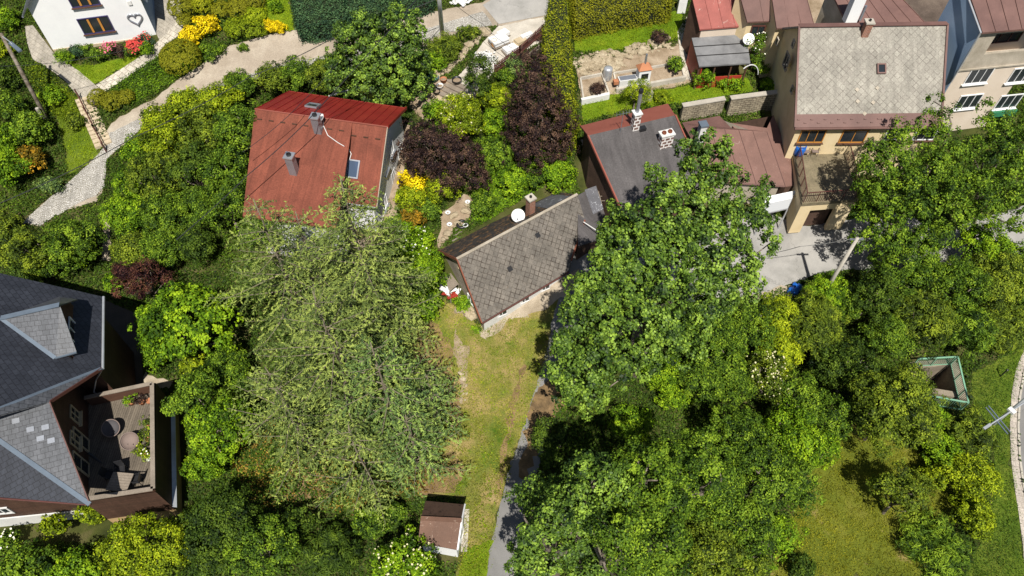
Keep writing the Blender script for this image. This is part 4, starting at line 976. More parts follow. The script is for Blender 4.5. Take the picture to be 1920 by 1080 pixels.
# ---- houses at the top right
zf = G(1350, 158).z; zFr = zf+3.9
f1, f2, f3, f4 = P(1312, 55, zFr), P(1401, 48, zFr), P(1387, -20, zFr+2.0), P(1296, -12, zFr+2.0)
root = thing('red_worn_house', 'narrow dark house with worn red metal roof beside the sloping lawn', 'house', V(f1.x, f1.y, zf))
r = MB().slab([f1, f2, f3, f4], .12).build('roof', 'rf_worn_red', root); nn = pnorm(f1, f2, f3); m = MB(); seams(m, f1, f2, f3, f4, .8, nn); m.build('seams', 'rf_worn_red', r)
i1 = f1.lerp(f3, .06)-UP*.15; i2 = f2.lerp(f4, .06)-UP*.15; i3 = f3-UP*.15; i4 = f4+V(.2, 0, -.15)
wallbox(root, [i1, i2, i3, i4], zf-.4, 'w_pink'); MB().slab([V(i4.x-.03, i4.y, zf), V(i1.x-.03, i1.y-.03, zf), i1+V(-.03, -.03, -.1), i4+V(-.03, 0, -.1)], 0, V(-.06, 0, 0)).build('side_cladding', 'w_darkbrown', root)
k1, k2, k3, k4 = P(1311, 124, zf+2.3), P(1407, 118, zf+2.3), P(1399, 64, zf+3.05), P(1297, 71, zf+3.05)
ver = thing('veranda', 'veranda with grey felt roof and climbing vine in front of the worn red roof', 'veranda', V(k1.x, k1.y, zf))
MB().slab([k1, k2, k3, k4], .12).build('roof', 'felt_grey', ver); m = MB()
for t_ in (.35, .68): m.bar(k1.lerp(k4, t_)+UP*.02, k2.lerp(k3, t_)+UP*.02, .08, .03)
m.build('roof_laps', 'black', ver)
m = MB()
for t_ in (0.03, .34, .66, .97): p = k1.lerp(k2, t_); p = p.lerp(k4.lerp(k3, t_), .08); m.bar(V(p.x, p.y, zf-.2), p-UP*.1, .12, .12, V(0, 1, 0))
m.build('post', 'wood_brown', ver)
kk = [k1.lerp(k3, .07), k2.lerp(k4, .07), k3, k4]; m = MB()
m.slab([V(kk[0].x, kk[0].y, zf-.2), V(kk[1].x, kk[1].y, zf-.2), V(kk[1].x, kk[1].y, zf+.95), V(kk[0].x, kk[0].y, zf+.95)], 0, V(0, .08, 0)); m.slab([V(kk[3].x, kk[3].y, zf-.2), V(kk[0].x, kk[0].y, zf-.2), V(kk[0].x, kk[0].y, zf+2.1), V(kk[3].x, kk[3].y, zf+3)], 0, V(.08, 0, 0)); m.build('wall', 'red_paint', ver)
MB().slab([V(kk[0].x, kk[0].y+1.2, zf-.1), V(kk[1].x, kk[1].y+1.2, zf-.1), V(kk[1].x, kk[1].y+1.2, zf+2.2), V(kk[0].x, kk[0].y+1.2, zf+2.2)], 0, V(0, .05, 0)).build('back_wall', 'w_darkbrown', ver)
m = MB(); ac = P(1399, 145, zf+.6)
for i in range(13):
    a0 = math.pi*i/12*.6+.2; a1 = math.pi*(i+1)/12*.6+.2
    m.bar(ac+V(math.cos(a0)*.9, -.3*i/12, math.sin(a0)*1.4), ac+V(math.cos(a1)*.9, -.3*(i+1)/12, math.sin(a1)*1.4), .06, .06)
tag(m.build('arched_trellis', 'white'), 'white arched trellis at the right end of the veranda', 'trellis')
# brown roofed house right of it
zg = zf+4.8; q1, q2, q3, q4 = P(1401, 41, zg), P(1462, 38, zg), P(1458, -25, zg+2), P(1384, -22, zg+2)
root = thing('cream_annex', 'cream walled annex with plain brown roof between the worn red roof and the beige house', 'house', V(q1.x, q1.y, zf))
r = MB().slab([q1, q2, q3, q4], .12).build('roof', 'rf_metal_brown', root); nn = pnorm(q1, q2, q3); m = MB(); seams(m, q1, q2, q3, q4, .9, nn); m.build('seams', 'rf_metal_brown', r)
wb = [q1+V(.15, .3, -.14), q2+V(-.1, .3, -.14), q3-UP*.14, q4-UP*.14]; wallbox(root, wb, zf-.3, 'w_beige')
window(root, V((wb[0].x+wb[1].x)/2-.2, wb[0].y, zg-1.0)+V(0, -.03, 0), V(0, -1, 0), 1.1, 1.0, 'brown_paint', 'glass', 2, 1)
dc = V((wb[0].x+wb[1].x)/2-.9, wb[0].y-.5, zg-1.7); dish(0, 0, dc, .45, 'white round dish low on the cream annex wall', .3, V(-.2, -.8, .4))
q1, q2, q3, q4 = P(1456, 53, zg+.3), P(1526, 46, zg+.3), P(1508, -20, zg+1.9), P(1445, -20, zg+1.9)
root = thing('brown_roof_wing', 'plain brown roofed wing touching the upper left corner of the diamond tiled roof', 'house', V(q1.x, q1.y, zf))
r = MB().slab([q1, q2, q3, q4], .12).build('roof', 'rf_metal_brown', root); m = MB(); seams(m, q1, q2, q3, q4, .9, pnorm(q1, q2, q3)); m.build('seams', 'rf_metal_brown', r)
wallbox(root, [q1+V(.1, .3, -.14), q2+V(-.3, .3, -.14), q3-UP*.14, q4-UP*.14], zf-.3, 'w_beige')
zh = zR-1.2; q1, q2, q3, q4 = P(1592, 54, zh), P(1745, 54, zh), P(1665, -30, zh+1.5), P(1552, -30, zh+1.5)
root = thing('brown_roof_rear_house', 'brown roofed house with white chimney behind the diamond tiled roof', 'house', V(q1.x, q1.y+3, zf))
r = MB().slab([q1, q2, q3, q4], .12).build('roof', 'rf_metal_brown', root); m = MB(); seams(m, q1, q2, q3, q4, .9, pnorm(q1, q2, q3)); m.build('seams', 'rf_metal_brown', r)
wallbox(root, [q1+V(.2, .5, -.14), q2+V(-.4, .5, -.14), q3-UP*.14, q4+V(.2, 0, -.14)], zf+1, 'w_greyb')
c = P(1598, 26, zh+1.0); chimney(root, c, 1.6, .9, .6, 'w_white', .1, 'w_white', 0)
c = P(1612, 38, zh+.5); MB().tube([c, c+UP*1.2], .1, 8).build('flue_pipe', 'metal_grey', root)
# far right house
zk = G(1850, 235).z; zK = zk+9.5
q1, q2, q3, q4 = P(1842, 61, zK), P(1990, 48, zK), P(1975, -60, zK+2.2), P(1806, -45, zK+2.2)
root = thing('corner_house', 'tall house with brown standing seam roof and recessed balcony at the right edge', 'house', V(q1.x, q1.y, zk))
r = MB().slab([q1, q2, q3, q4], .14).build('roof', 'rf_metal_brown', root); m = MB(); seams(m, q1, q2, q3, q4, .85, pnorm(q1, q2, q3)); m.build('seams', 'rf_metal_brown', r)
wq = [q1+V(.2, .35, -.16), q2+V(-.2, .35, -.16), q3-UP*.16, q4-UP*.16]
a, b = wq[0], wq[1]; uu = flat(b-a); vv = V(uu.y, -uu.x, 0); wd = (b-a).length; zm = zK-3.4
m = MB(); m.poly([V(wq[3].x, wq[3].y, zm), V(a.x, a.y, zm), a, wq[3]])
def fq(m, s0, s1, h0, h1, d=0): A_ = a+uu*s0; B_ = a+uu*s1; m.slab([V(A_.x, A_.y, h1), V(B_.x, B_.y, h1), V(B_.x, B_.y, h0), V(A_.x, A_.y, h0)], 0, -vv*.25)
fq(m, 0, 1.3, zm, a.z); fq(m, 1.3, 6, zK-.5, a.z); fq(m, 1.3, 6, zm, zK-2.2); fq(m, 6, wd, zm, b.z); m.build('upper_wall', 'w_greyb', root)
A_ = a+uu*1.3-vv*1.5; B_ = a+uu*6-vv*1.5
m = MB(); m.slab([V(A_.x, A_.y, zK-.4), V(B_.x, B_.y, zK-.4), V(B_.x, B_.y, zm), V(A_.x, A_.y, zm)], 0, -vv*.1); m.slab([V(A_.x, A_.y, zm+.1), V(B_.x, B_.y, zm+.1), V(B_.x, B_.y, zm+.1)+vv*1.3, V(A_.x, A_.y, zm+.1)+vv*1.3], .1); m.build('balcony', 'w_pink', root)
window(root, V((A_.x+B_.x)/2, (A_.y+B_.y)/2, zK-1.6)+vv*.02, vv, 2.6, 1.7, 'brown_paint', 'glass', 3, 1)
m = MB(); C_ = [V(q.x, q.y, zm) for q in (a, b, wq[2], wq[3])]
for i in (0, 1, 3): p, q = C_[i], C_[(i+1) % 4]; m.poly([V(p.x, p.y, zk-.6), V(q.x, q.y, zk-.6), q-UP*.0, p-UP*.0])
m.build('wall', 'w_pink', root)
MB().slab([V(a.x, a.y, zm+.06)+vv*.12-uu*.1, V(b.x, b.y, zm+.06)+vv*.12, V(b.x, b.y, zm-.06)+vv*.12, V(a.x, a.y, zm-.06)+vv*.12-uu*.1], 0, -vv*.1).build('cornice', 'w_greyb', root)
MB().slab([V(wq[3].x-.03, wq[3].y, zk-.4), V(a.x-.03, a.y, zk-.4), V(a.x-.03, a.y, a.z-.02), V(wq[3].x-.03, wq[3].y, wq[3].z-.02)], 0, V(-.05, 0, 0)).build('side_wall', 'w_blue_shade', root)['label'] = 'blue grey side wall'
for cx, cy, gp_ in ((1815, 190, 0), (1890, 190, 1), (1835, 142, 0), (1915, 140, 0)):
    c = PL(cx, cy, a, vv); ww = window(root, c, vv, 1.9, 1.35, 'white', 'glass', 3, 1, sill='white')
    if gp_: MB().box(c+vv*.25-UP*.95, uu, UP, vv, 2.1, .5, .3).build('flower_box', 'green_panel', ww)
m = MB().tube([q4+V(-.2, 0, 0), q1+V(-.1, 0, 0), V(a.x-.1, a.y-.1, zm-1)], .06, 6); m.build('downpipe', 'metal_light', root)

# ---- dark slate house on the left with deck
gb = G(345, 945).z; zd = gb+3.3; ze = zd+3.6
root = thing('slate_house', 'dark slate roofed timber house with dormer, left edge of the photo', 'house', V(G(150, 900).x, G(150, 900).y, gb))
e1, e2 = P(191.6, 556, ze+.0), P(190, 691, ze)
eu = flat(e2-e1); en = V(-eu.y, eu.x, 0); en = en if en.x > 0 else -en          # outward to the right
n1 = (en*math.sin(math.radians(36))+UP*math.cos(math.radians(36))).normalized()
def L1(px, py): return PL(px, py, e1, n1)
t0 = L1(0, 512); t0b = L1(-160, 475); h0 = L1(0, 766); h0b = L1(-160, 822)
MB().slab([e1, t0, t0b, h0b, h0, e2][::-1], .14).build('roof', 'rf_slate', root)['label'] = 'large dark slope with the dormer'
gA, gB = P(166, 738, zd), P(166, 928, zd); gn = flat(V((gB-gA).y, -(gB-gA).x, 0)); gn = gn if gn.x > 0 else -gn
e3 = PL(93, 753, gA+gn*.45, gn); zpk = e3.z
q0 = P(0, 775, zpk); q0b = P(-160, 812, zpk)
MB().slab([e2, h0, h0b, q0b, q0, e3][::-1], .12).build('roof', 'rf_slate_light', root)['label'] = 'narrow slope with sunlight painted in as paler slate'  # same slate as the dark slope, sunlight put into its tone
e4 = P(169, 946, ze); n3 = pnorm(e3, e4, q0); w0 = PL(0, 827, e3, n3); w0b = e4+(w0-e4)*1.9
MB().slab([e3-UP*.02, q0-UP*.02, q0b-UP*.02, w0b, w0, e4], .12).build('roof', 'rf_slate_light', root)['label'] = 'slope over the deck with sunlight painted in as pale slate'  # lit slope: sunlight painted in by the lighter slate
e5 = P(0, 932, ze); e5b = P(-160, 922, ze)
MB().slab([e4, w0, w0b, P(-160, 922, ze), e5][::-1], .12).build('roof', 'rf_slate', root)['label'] = 'lower dark slope'
m = MB(); m.bar(w0b+UP*.04, w0+UP*.04, .24, .05); m.bar(w0+UP*.04, e4+UP*.04, .24, .05); m.bar(h0b+UP*.03, h0+UP*.03, .2, .05); m.bar(h0+UP*.03, e2+UP*.03, .2, .05); m.build('hip_flashing', 'zinc', root)
m = MB(); m.tube([e1+en*.06-UP*.06, e2+en*.06-UP*.06], .08, 8); m.build('gutter', 'metal_light', root)
m = MB(); m.bar(e2-UP*.05, e3-UP*.05, .06, .2); m.bar(e3-UP*.06, e4-UP*.06, .06, .2); m.tube([e4-UP*.06, e5b-UP*.06], .05, 6); m.build('gutter', 'brown_paint', root)
m = MB()
for cx, cy in ((30, 789), (85, 801), (76, 822), (57, 805), (96, 826)): uu = UP.cross(n3).normalized(); vv = n3.cross(uu); MB().box(PL(cx, cy, e3, n3)+n3*.012, uu, vv, n3, .38, .28, .02).build('replaced_slate', 'metal_grey', root)
# dormer
dA = L1(2, 597); dPk = P(112, 572, dA.z+.35); zl = dA.z-1.6
dU = None
dU = P(146, 561, zl); dL = P(144, 661, zl); vL = L1(104, 672); vU = L1(112, 556)
MB().slab([dA+UP*.02, dPk, dL, vL][::-1], .1).build('dormer_roof', 'rf_slate_light', root)['label'] = 'lower dormer slope'
MB().slab([dA+UP*.02, vU, dU, dPk][::-1], .1).build('dormer_roof', 'rf_slate_light', root)['label'] = 'upper dormer slope'
bk = -en*.5; fU = L1(150, 575); fL = L1(150, 655)
m = MB(); m.poly([dU+bk-UP*.1, dPk+bk-UP*.1, dL+bk-UP*.1, V(dL.x+bk.x, dL.y+bk.y, zl-1.8), V(dU.x+bk.x, dU.y+bk.y, zl-1.8)])
m.poly([dL+bk-UP*.12+V(0, .2, 0), vL+V(0, .2, -.2), V(dL.x+bk.x, dL.y+bk.y+.2, zl-1.8)]); m.build('dormer_wall', 'wood_brown', root)
c = (dU+dL)/2+bk+en*.02-UP*.45; window(root, c, en, 1.5, 1.1, 'white', 'glass', 2, 1)
m = MB(); m.bar(dA+UP*.05, vL+UP*.05, .22, .05); m.bar(dA+UP*.05, dPk+UP*.05, .3, .05); m.bar(vL+UP*.02, dL+UP*.02, .08, .08); m.build('dormer_flashing', 'zinc', root)
# walls
gd = flat(gB-gA); L_ = V(e3.x-gn.x*.45-gA.x, e3.y-gn.y*.45-gA.y, 0).dot(gd); gpk = gA+gd*L_
wi = [e1-en*.55+eu*.4, e2-en*.55-eu*.3, gA, gB, e5b+V(0, .35, 0)]
wi = [V(p.x, p.y, ze-.2) for p in wi]; gpk = V(gpk.x, gpk.y, zpk-.25)
m = MB()
for a, b in zip(wi, wi[1:]): m.poly([V(a.x, a.y, gb-.5), V(b.x, b.y, gb-.5), b, a])
m.poly([wi[2], wi[3], gpk])
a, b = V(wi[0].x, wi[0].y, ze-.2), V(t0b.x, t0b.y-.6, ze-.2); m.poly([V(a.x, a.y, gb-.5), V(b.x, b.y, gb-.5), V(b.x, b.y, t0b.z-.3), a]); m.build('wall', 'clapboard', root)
wa, wb_ = wi[2], wi[3]; wn = flat(V((wb_-wa).y, -(wb_-wa).x, 0)); wn = wn if wn.x > 0 else -wn
for cx, cy in ((139, 778), (139, 826)): window(root, PL(cx, cy, wa, wn), wn, .9, 1.1, 'lightwood', 'glass', 2, 2, sill='lightwood')
for k in (.55, .78): p = wa.lerp(wb_, k); window(root, V(p.x, p.y, zd+1.05)+wn*.02, wn, .9, 2.0, 'lightwood', 'glass', 1, 2, 'door')
wa, wb_ = wi[3], wi[4]; wn2 = flat(V((wb_-wa).y, -(wb_-wa).x, 0)); wn2 = wn2 if wn2.y < 0 else -wn2
for cx, cy, s_ in ((48, 980, 1.25), (5, 957, 1.0)): window(root, PL(cx, cy, wa, wn2), wn2, s_, .95, 'w_offwhite', 'glass', 2, 1, fr=.12)
p, q = wa, wb_; MB().slab([V(p.x, p.y, gb+1.2)+wn2*.1, V(q.x, q.y, gb+1.2)+wn2*.1, V(q.x, q.y, gb-.5)+wn2*.1, V(p.x, p.y, gb-.5)+wn2*.1], 0, -wn2*.08).build('plinth', 'w_offwhite', root)
MB().tube([e2-UP*.1, P(180, 712, ze-1.5), P(176, 735, ze-2.5), P(190, 745, zd)], .05, 6).build('downpipe', 'metal_grey', root)
# deck
d1, d2, d3, d4 = P(172, 760, zd), P(297, 733, zd), P(300, 928, zd), P(172, 948, zd)
dk = thing('wooden_deck', 'raised wooden deck with board parapet beside the slate house', 'deck', V(d3.x, d3.y, gb))
wal = V(wi[2].x-.3, wi[2].y, zd); MB().slab([d4, d3, d2, d1, wal, V(wi[3].x-.3, wi[3].y, zd)], .15).build('floor', 'deck_boards', dk)
m = MB()
for a, b in ((d1, d2), (d2, d3), (d3, d4)):
    m.bar(a+UP*.5, b+UP*.5, .06, 1.0)
m.build('parapet', 'wood_brown', dk)
m = MB()
for a, b in ((d1, d2), (d2, d3), (d3, d4)): m.bar(a+UP*1.03, b+UP*1.03, .26, .06)
m.build('handrail', 'wood_grey', dk)
m = MB(); pp = [d1+V(0, .1, 0), d2+V(.15, .1, 0), d3+V(.15, -.15, 0), d4+V(0, -.1, 0)]
for a, b in zip(pp, pp[1:]): m.poly([V(a.x, a.y, gb+1.2), V(b.x, b.y, gb+1.2), b+UP*.9, a+UP*.9])
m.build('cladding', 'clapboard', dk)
m = MB()
for a, b in zip(pp, pp[1:]): m.poly([V(a.x, a.y, gb-.6), V(b.x, b.y, gb-.6), V(b.x, b.y, gb+1.2), V(a.x, a.y, gb+1.2)])
m.build('base_wall', 'w_ochre', dk)
a, b = pp[1]+V(.25, 0, -1.7), pp[2]+V(.25, 0, -1.7); MB().slab([a, b, b+V(-.3, 0, .1), a+V(-.3, 0, .1)][::-1], .05).build('ledge', 'metal_light', dk)
def dkp(px, py): return P(px, py, zd)
def papasan(loc, label, mt):
    r = thing('round_chair', label, 'chair', loc, 'round chairs on the deck')
    ax = V(.15, -.45, .9).normalized(); c = loc+UP*.42
    MB().lathe(c, [(0, -.16), (.2, -.13), (.4, -.02), (.52, .16), (.54, .17), (.42, .02), (.22, -.09), (0, -.12)], 20, ax).build('seat', mt, r, True)
    MB().lathe(c, [(.53, .14), (.56, .16), (.56, .2), (.53, .21), (.5, .18), (.53, .14)], 24, ax).build('rim', 'wicker', r, True)
    for k in range(4): a = math.pi/4+k*math.pi/2; MB().tube([loc+V(math.cos(a)*.34, math.sin(a)*.34, 0), c+V(math.cos(a)*.22, math.sin(a)*.22, -.1)], .02, 6).build('leg', 'black', r)
papasan(dkp(215, 808), 'round bowl chair in the shade of the deck', 'dark_wicker'); papasan(dkp(250, 832), 'round pinkish bowl chair in the sun by the deck plants', 'wicker')
tl_ = dkp(235, 912); r = thing('deck_table', 'grey slatted wooden table at the front of the deck', 'table', tl_); m = MB(); X = V(.996, -.09, 0); Y = V(.09, .996, 0)
for k in range(7): m.box(tl_+UP*.74+Y*(-.48+.16*k), X, Y, UP, 1.25, .145, .04)
m.build('tabletop', 'wood_grey', r)
for i in (-1, 1):
    for j in (-1, 1): MB().bar(tl_+X*.55*i+Y*.45*j, tl_+X*.55*i+Y*.45*j+UP*.71, .07, .07, V(0, 1, 0)).build('leg', 'wood_grey', r)
plastic_chair(dkp(262, 904), -1.5, 'black chair on the sunny right side of the deck table', 'black', 'black chairs round the deck table'); plastic_chair(dkp(212, 898)+V(-.1, .1, 0), 1.4, 'black chair on the shaded left side of the deck table', 'black', 'black chairs round the deck table')
plastic_chair(dkp(232, 885), .3, 'black chair behind the deck table', 'black', 'black chairs round the deck table')
m = MB().tube([dkp(180, 862)+UP*1.0, dkp(200, 876)+UP*.6], [.11, .05], 8); tag(m.build('folded_parasol', 'black'), 'folded dark parasol leaning on the deck by the house wall', 'parasol')
def pot(loc, r, h, label, mt='terracotta', leafm=None, spread=.4, group=None, fl=None, name='potted_plant'):
    root = thing(name, label, 'potted plant' if leafm else 'pot', loc, group)
    MB().lathe(loc, [(0, 0), (r*.7, 0), (r, h), (r*1.08, h), (r*1.08, h*.9), (r*.9, h*.9), (0, h*.85)], 14).build('pot', mt, root, True)
    if leafm:
        SEED[0] += 1; rng = np.random.default_rng(SEED[0]); c = loc+UP*(h+spread*.6)
        pos, nrm, ti = crownpts([(c.x, c.y, c.z, spread, spread, spread*.8)], .15, 260, rng, .2)
        leafobj('foliage', pos, nrm, ti, .1, .6, leafm, rng, root, flower=fl, clampg=False)
    return root
GP = 'potted plants along the deck parapet'
pot(dkp(249, 757), .2, .3, 'bushy green pot plant at the back left of the deck', 'terracotta', 'lf_bright', .32, GP)
pot(dkp(268, 757), .18, .3, 'reddish leafy pot plant at the back of the deck', 'terracotta', 'lf_brown', .3, GP)
pot(dkp(283, 755), .2, .3, 'empty looking terracotta pot in the back right corner of the deck', 'terracotta', None, .1, GP, name='flower_pot')
pot(dkp(284, 803), .2, .3, 'tall yellowish plant midway along the deck parapet', 'terracotta', 'lf_olive', .36, GP)
pot(dkp(282, 826), .2, .3, 'wide loose plant nearest the pink bowl chair', 'terracotta', 'lf_olive', .4, GP)
pot(dkp(272, 852), .2, .3, 'bright yellow green plant in front of the bowl chair', 'terracotta', 'lf_lime', .33, GP)
pot(dkp(283, 862), .2, .3, 'small plant with white blooms by the deck parapet', 'white', 'lf_lime', .28, GP, ('fl_white', .03, .1))
MB()
# ---- shed at the bottom
b0 = G(866, 1035); z0 = b0.z; ze = z0+2.0; zr_ = z0+2.75
FL, FR = P(784, 1017, ze), P(858, 1031, ze); RL, RR = P(789, 972, zr_), P(866, 976, zr_); BL, BR = P(798, 939, ze), P(872, 946, ze)
root, I = gable('garden_shed', 'small white garden shed with mottled brown roof beside the lane', FL, FR, RR, RL, BL, BR, z0, .12, 'w_white', 'rf_shed', 'rf_shed_shadow', th=.08, cat='shed')
rng0 = random.Random(2); m = MB()
MB().bar(RL+UP*.05, RR+UP*.05, .25, .04).build('ridge_cap', 'rf_shed', root)
for a, b in ((FR, RR), (RR, BR)): MB().bar(a+UP*.0, b+UP*.0, .09, .12).build('verge_trim', 'w_white', root)
for t_ in (.8,): MB().bar(FL.lerp(FR, t_)+UP*.03, RL.lerp(RR, t_)+UP*.03, .06, .05).build('batten', 'rf_shed', root)
wn = I['u']; c = (I['fr']+I['br'])/2; c = V(c.x, c.y, z0+.95); v_ = window(root, c+wn*.02, wn, .8, 1.8, 'w_offwhite', 'w_white', 1, 1, 'door')
patch('stone_path', [(868, 955), (880, 955), (876, 1035), (864, 1035)], .05, 'pathslab', 0, exc=False)

# ---- concrete shaft with green railing
zp = float(np.mean([g(x, y) for x, y in PITW])); cx = sum(p[0] for p in PITW)/4; cy = sum(p[1] for p in PITW)/4
root = thing('concrete_shaft', 'open concrete shaft sunk in the shrubs with steps down into darkness', 'shaft', V(cx, cy, zp))
Wn = [V(x, y, zp) for x, y in PITW]; cc = V(cx, cy, zp)
m = MB()
for i in range(4):
    a, b = Wn[i], Wn[(i+1) % 4]; ao = a+(a-cc).normalized()*.55; bo = b+(b-cc).normalized()*.55; ai = a-(a-cc).normalized()*.25; bi = b-(b-cc).normalized()*.25
    m.poly([ai+UP*.2, bi+UP*.2, bo+UP*.2, ao+UP*.2]); m.poly([ai+UP*.2, ai-UP*7, bi-UP*7, bi+UP*.2]); m.poly([ao+UP*.2, bo+UP*.2, bo-UP*.5, ao-UP*.5])
m.build('wall', 'pit_concrete_shade', root); MB().poly([w_-UP*6.9 for w_ in Wn]).build('floor', 'concrete_shade', root)  # darkness of the deep shaft put into wall and floor colour
MB().slab([Wn[0].lerp(cc, .1)-UP*1.6, Wn[3].lerp(cc, .1)-UP*1.6, Wn[3].lerp(Wn[2], .45)-UP*1.6, Wn[0].lerp(Wn[1], .45)-UP*1.6], .4).build('ledge', 'concrete_shade', root)
rail_pts = [P(1722, 673, zp+1.25), P(1796, 669, zp+1.25), P(1816, 755, zp+1.25), P(1716, 737, zp+1.25)]
base_ = [V(p.x, p.y, zp+.1) for p in rail_pts]; rl = thing('green_railing', 'light green steel railing round the concrete shaft', 'railing', base_[2])
m = MB()
for a, b in zip(base_, base_[1:]): m.bar(a+UP*1.15, b+UP*1.15, .1, .07); m.bar(a+UP*.15, b+UP*.15, .05, .05)
m.build('top_rail', 'green_paint', rl)
m = MB()
for a, b in zip(base_, base_[1:]):
    k = int((b-a).length/.14)
    for i in range(k+1):
        p = a.lerp(b, i/k); s_ = .07 if i % 9 == 0 else .025; m.bar(p, p+UP*1.13, s_, s_, V(0, 1, 0))
m.build('balusters', 'green_paint', rl)

# ================================================================== POLES, LAMPS, WIRES
zl_ = G(92, 232); top = P(2, 60, zl_.z+8.0)
lp = thing('utility_pole', 'leaning wooden pole with a street lamp head, left edge', 'pole', zl_)
tp = P(1, 62, zl_.z+7.0); MB().tube([zl_-UP*.3, zl_.lerp(tp, .5), tp], [.17, .15, .12], 10).build('post', 'bark', lp, True)
MB().tube([zl_-V(.22, 0, .2), zl_+V(-.15, 0, 1.6)], .14, 8).build('footing_post', 'concrete', lp)
la = zl_.lerp(tp, .97); le = P(38, 96, la.z-.05); MB().tube([la, (la+le)/2+UP*.15, le.lerp(la, .4)], .04, 6).build('lamp_arm', 'metal_light', lp)
MB().bar(le.lerp(la, .55), le, .28, .12).build('lamp_head', 'zinc', lp)
pb = G(829, 62); pt = P(821, -30, pb.z+6.5)
cp = thing('concrete_pole', 'pale concrete utility pole standing at the cobbled road, top edge', 'pole', pb); MB().tube([pb-UP*.3, pb+(pt-pb)*1.3], [.2, .14], 10).build('post', 'w_offwhite', cp, True)
pb2 = G(1532, 572); pt2 = P(1622, 446, pb2.z+8)
rp = thing('concrete_pole', 'grey concrete pole rising from the shrubs beside the driveway', 'pole', pb2)
t2_ = P(1622, 446, pb2.z+6.5)
pv = PL(1622, 446, pb2, V(0, 1, 0)); hgt = max(3., min(9., pv.z-pb2.z)); pv = pb2+UP*hgt
MB().tube([pb2-UP*.3, pv], [.16, .11], 10).build('post', 'concrete', rp, True); MB().box(pv-UP*.15, V(1, 0, 0), V(0, 1, 0), UP, .9, .1, .1).build('crossarm', 'metal_grey', rp)
# lamp at lower right
lb = G(1960, 700); 
lq = thing('street_lamp', 'grey street lamp column with two small side arms at the right edge', 'street lamp', lb)
zz = 8.0; tpp = P(1846, 803, zz)
tpb = V(P(1925, 752, 8.3).x, P(1925, 752, 8.3).y, 8.3)
lb = V(tpb.x+1.6, tpb.y+1.2, 0); lq.location = lb
MB().tube([lb, lb+UP*8.0], [.11, .07], 10).build('column', 'metal_light', lq, True)
MB().tube([lb+UP*8.0, tpb, tpp], .042, 8).build('arm', 'metal_light', lq); MB().bar(tpp.lerp(tpb, -.02), tpp.lerp(tpb, .14), .15, .1).build('lamp_head', 'metal_light', lq)
p = P(1871, 787, 8.1); dd = (tpb-tpp).normalized(); sd_ = dd.cross(UP).normalized(); m = MB()
for s in (-1, 1): m.bar(p+dd*.1*s-sd_*.85+dd*.12, p+dd*.1*s+sd_*.85-dd*.12, .06, .05)
m.build('side_arms', 'zinc', lq)
p = P(1897, 770, 8.2); MB().box(p, dd, sd_, UP, .25, .4, .15).build('camera_box', 'w_offwhite', lq)
pc = G(1875, 706); bo = thing('bollard', 'short dark post standing in the grass verge', 'post', pc); MB().tube([pc-UP*.1, pc+UP*.9], .05, 8).build('post', 'black', bo); MB().lathe(pc+UP*.9, [(.07, 0), (.08, .06), (0, .1)], 8).build('cap', 'black', bo)
def wire(pts, label, r=.022, sag=.6):
    out = []
    for a, b in zip(pts, pts[1:]):
        for i in range(10): t = i/10; out.append(a.lerp(b, t)-UP*sag*4*t*(1-t))
    out.append(pts[-1]); return tag(MB().tube(out, r, 5).build('overhead_wire', 'black'), label, 'cable')
zz = zl_.z
wire([P(-10, 385, zz+4), P(250, 258, zz+4.3), P(470, 143, zz+5), P(640, 62, zz+6), P(824, -5, zz+7)], 'long black wire crossing from the left edge past the cobbled road to the top pole', .03, .2)
wire([pb.lerp(pt, 1.15), P(575, 228, zz+6.5), P(465, 328, zz+5), P(330, 450, zz+3)], 'black wire crossing high over the left half of the red roofed house', .03, .1)
wire([P(640, 110, zz+7), P(540, 218, zz+6), P(455, 285, zz+5)], 'thin black wire above the left corner of the red metal roof', .02, .1)
wire([P(0, 124, zz+6), P(180, 105, zz+5), P(299, 72, zz+3.5)], 'thin wire from the left edge to the white house corner', .018, .2)
wire([pb.lerp(pt, .9), P(905, 45, pb.z+2.5), P(960, 90, pb.z+1.5)], 'short sagging wire right of the pale concrete pole', .018, .2)
wire([pv, P(1500, 462, pv.z-1), P(1420, 480, pv.z-2)], 'pair of wires strung over the driveway from the concrete pole', .02, .1)
wire([P(340, 540, 7), P(98, 526, 8.5)], 'wire running to the edge of the slate roof', .018, .1) if False else None

# ================================================================== GARDEN WALLS, STONES, SMALL THINGS
def stonewall(pts, h0, h1, th, label, mt='stone_wall', name='stone_wall', cat='wall', cap=None, base=-.4):
    """pts = foot of the wall in the photo"""
    ws = [G(*p) for p in pts]; root = thing(name, label, cat, ws[0]); m = MB()
    for a, b in zip(ws, ws[1:]):
        d = flat(b-a); nn = V(-d.y, d.x, 0); nn = nn if nn.y > 0 else -nn
        m.slab([a+UP*h1, b+UP*h1, b+nn*th+UP*h1, a+nn*th+UP*h1], h1-base)
    m.build('masonry', mt, root)
    if cap:
        m = MB()
        for a, b in zip(ws, ws[1:]): d = flat(b-a); nn = V(-d.y, d.x, 0); nn = nn if nn.y > 0 else -nn; m.slab([a+UP*(h1+.08)-nn*.06-d*.03, b+UP*(h1+.08)-nn*.06+d*.03, b+nn*(th+.06)+UP*(h1+.08)+d*.03, a+nn*(th+.06)+UP*(h1+.08)-d*.03], .077)
        m.build('coping', cap, root)
    return root
stonewall([(1275, 228), (1352, 215)], 0, 1.5, .35, 'grey block retaining wall above the plain brown roof', cap='concrete')
stonewall([(1362, 218), (1447, 207)], 0, 1.7, .35, 'grey block retaining wall beside the left wall of the beige house', cap='concrete')
stonewall([(1090, 198), (1142, 187)], 0, .55, .3, 'low pale concrete edge of the fenced planting bed', 'w_offwhite', 'garden_edge')
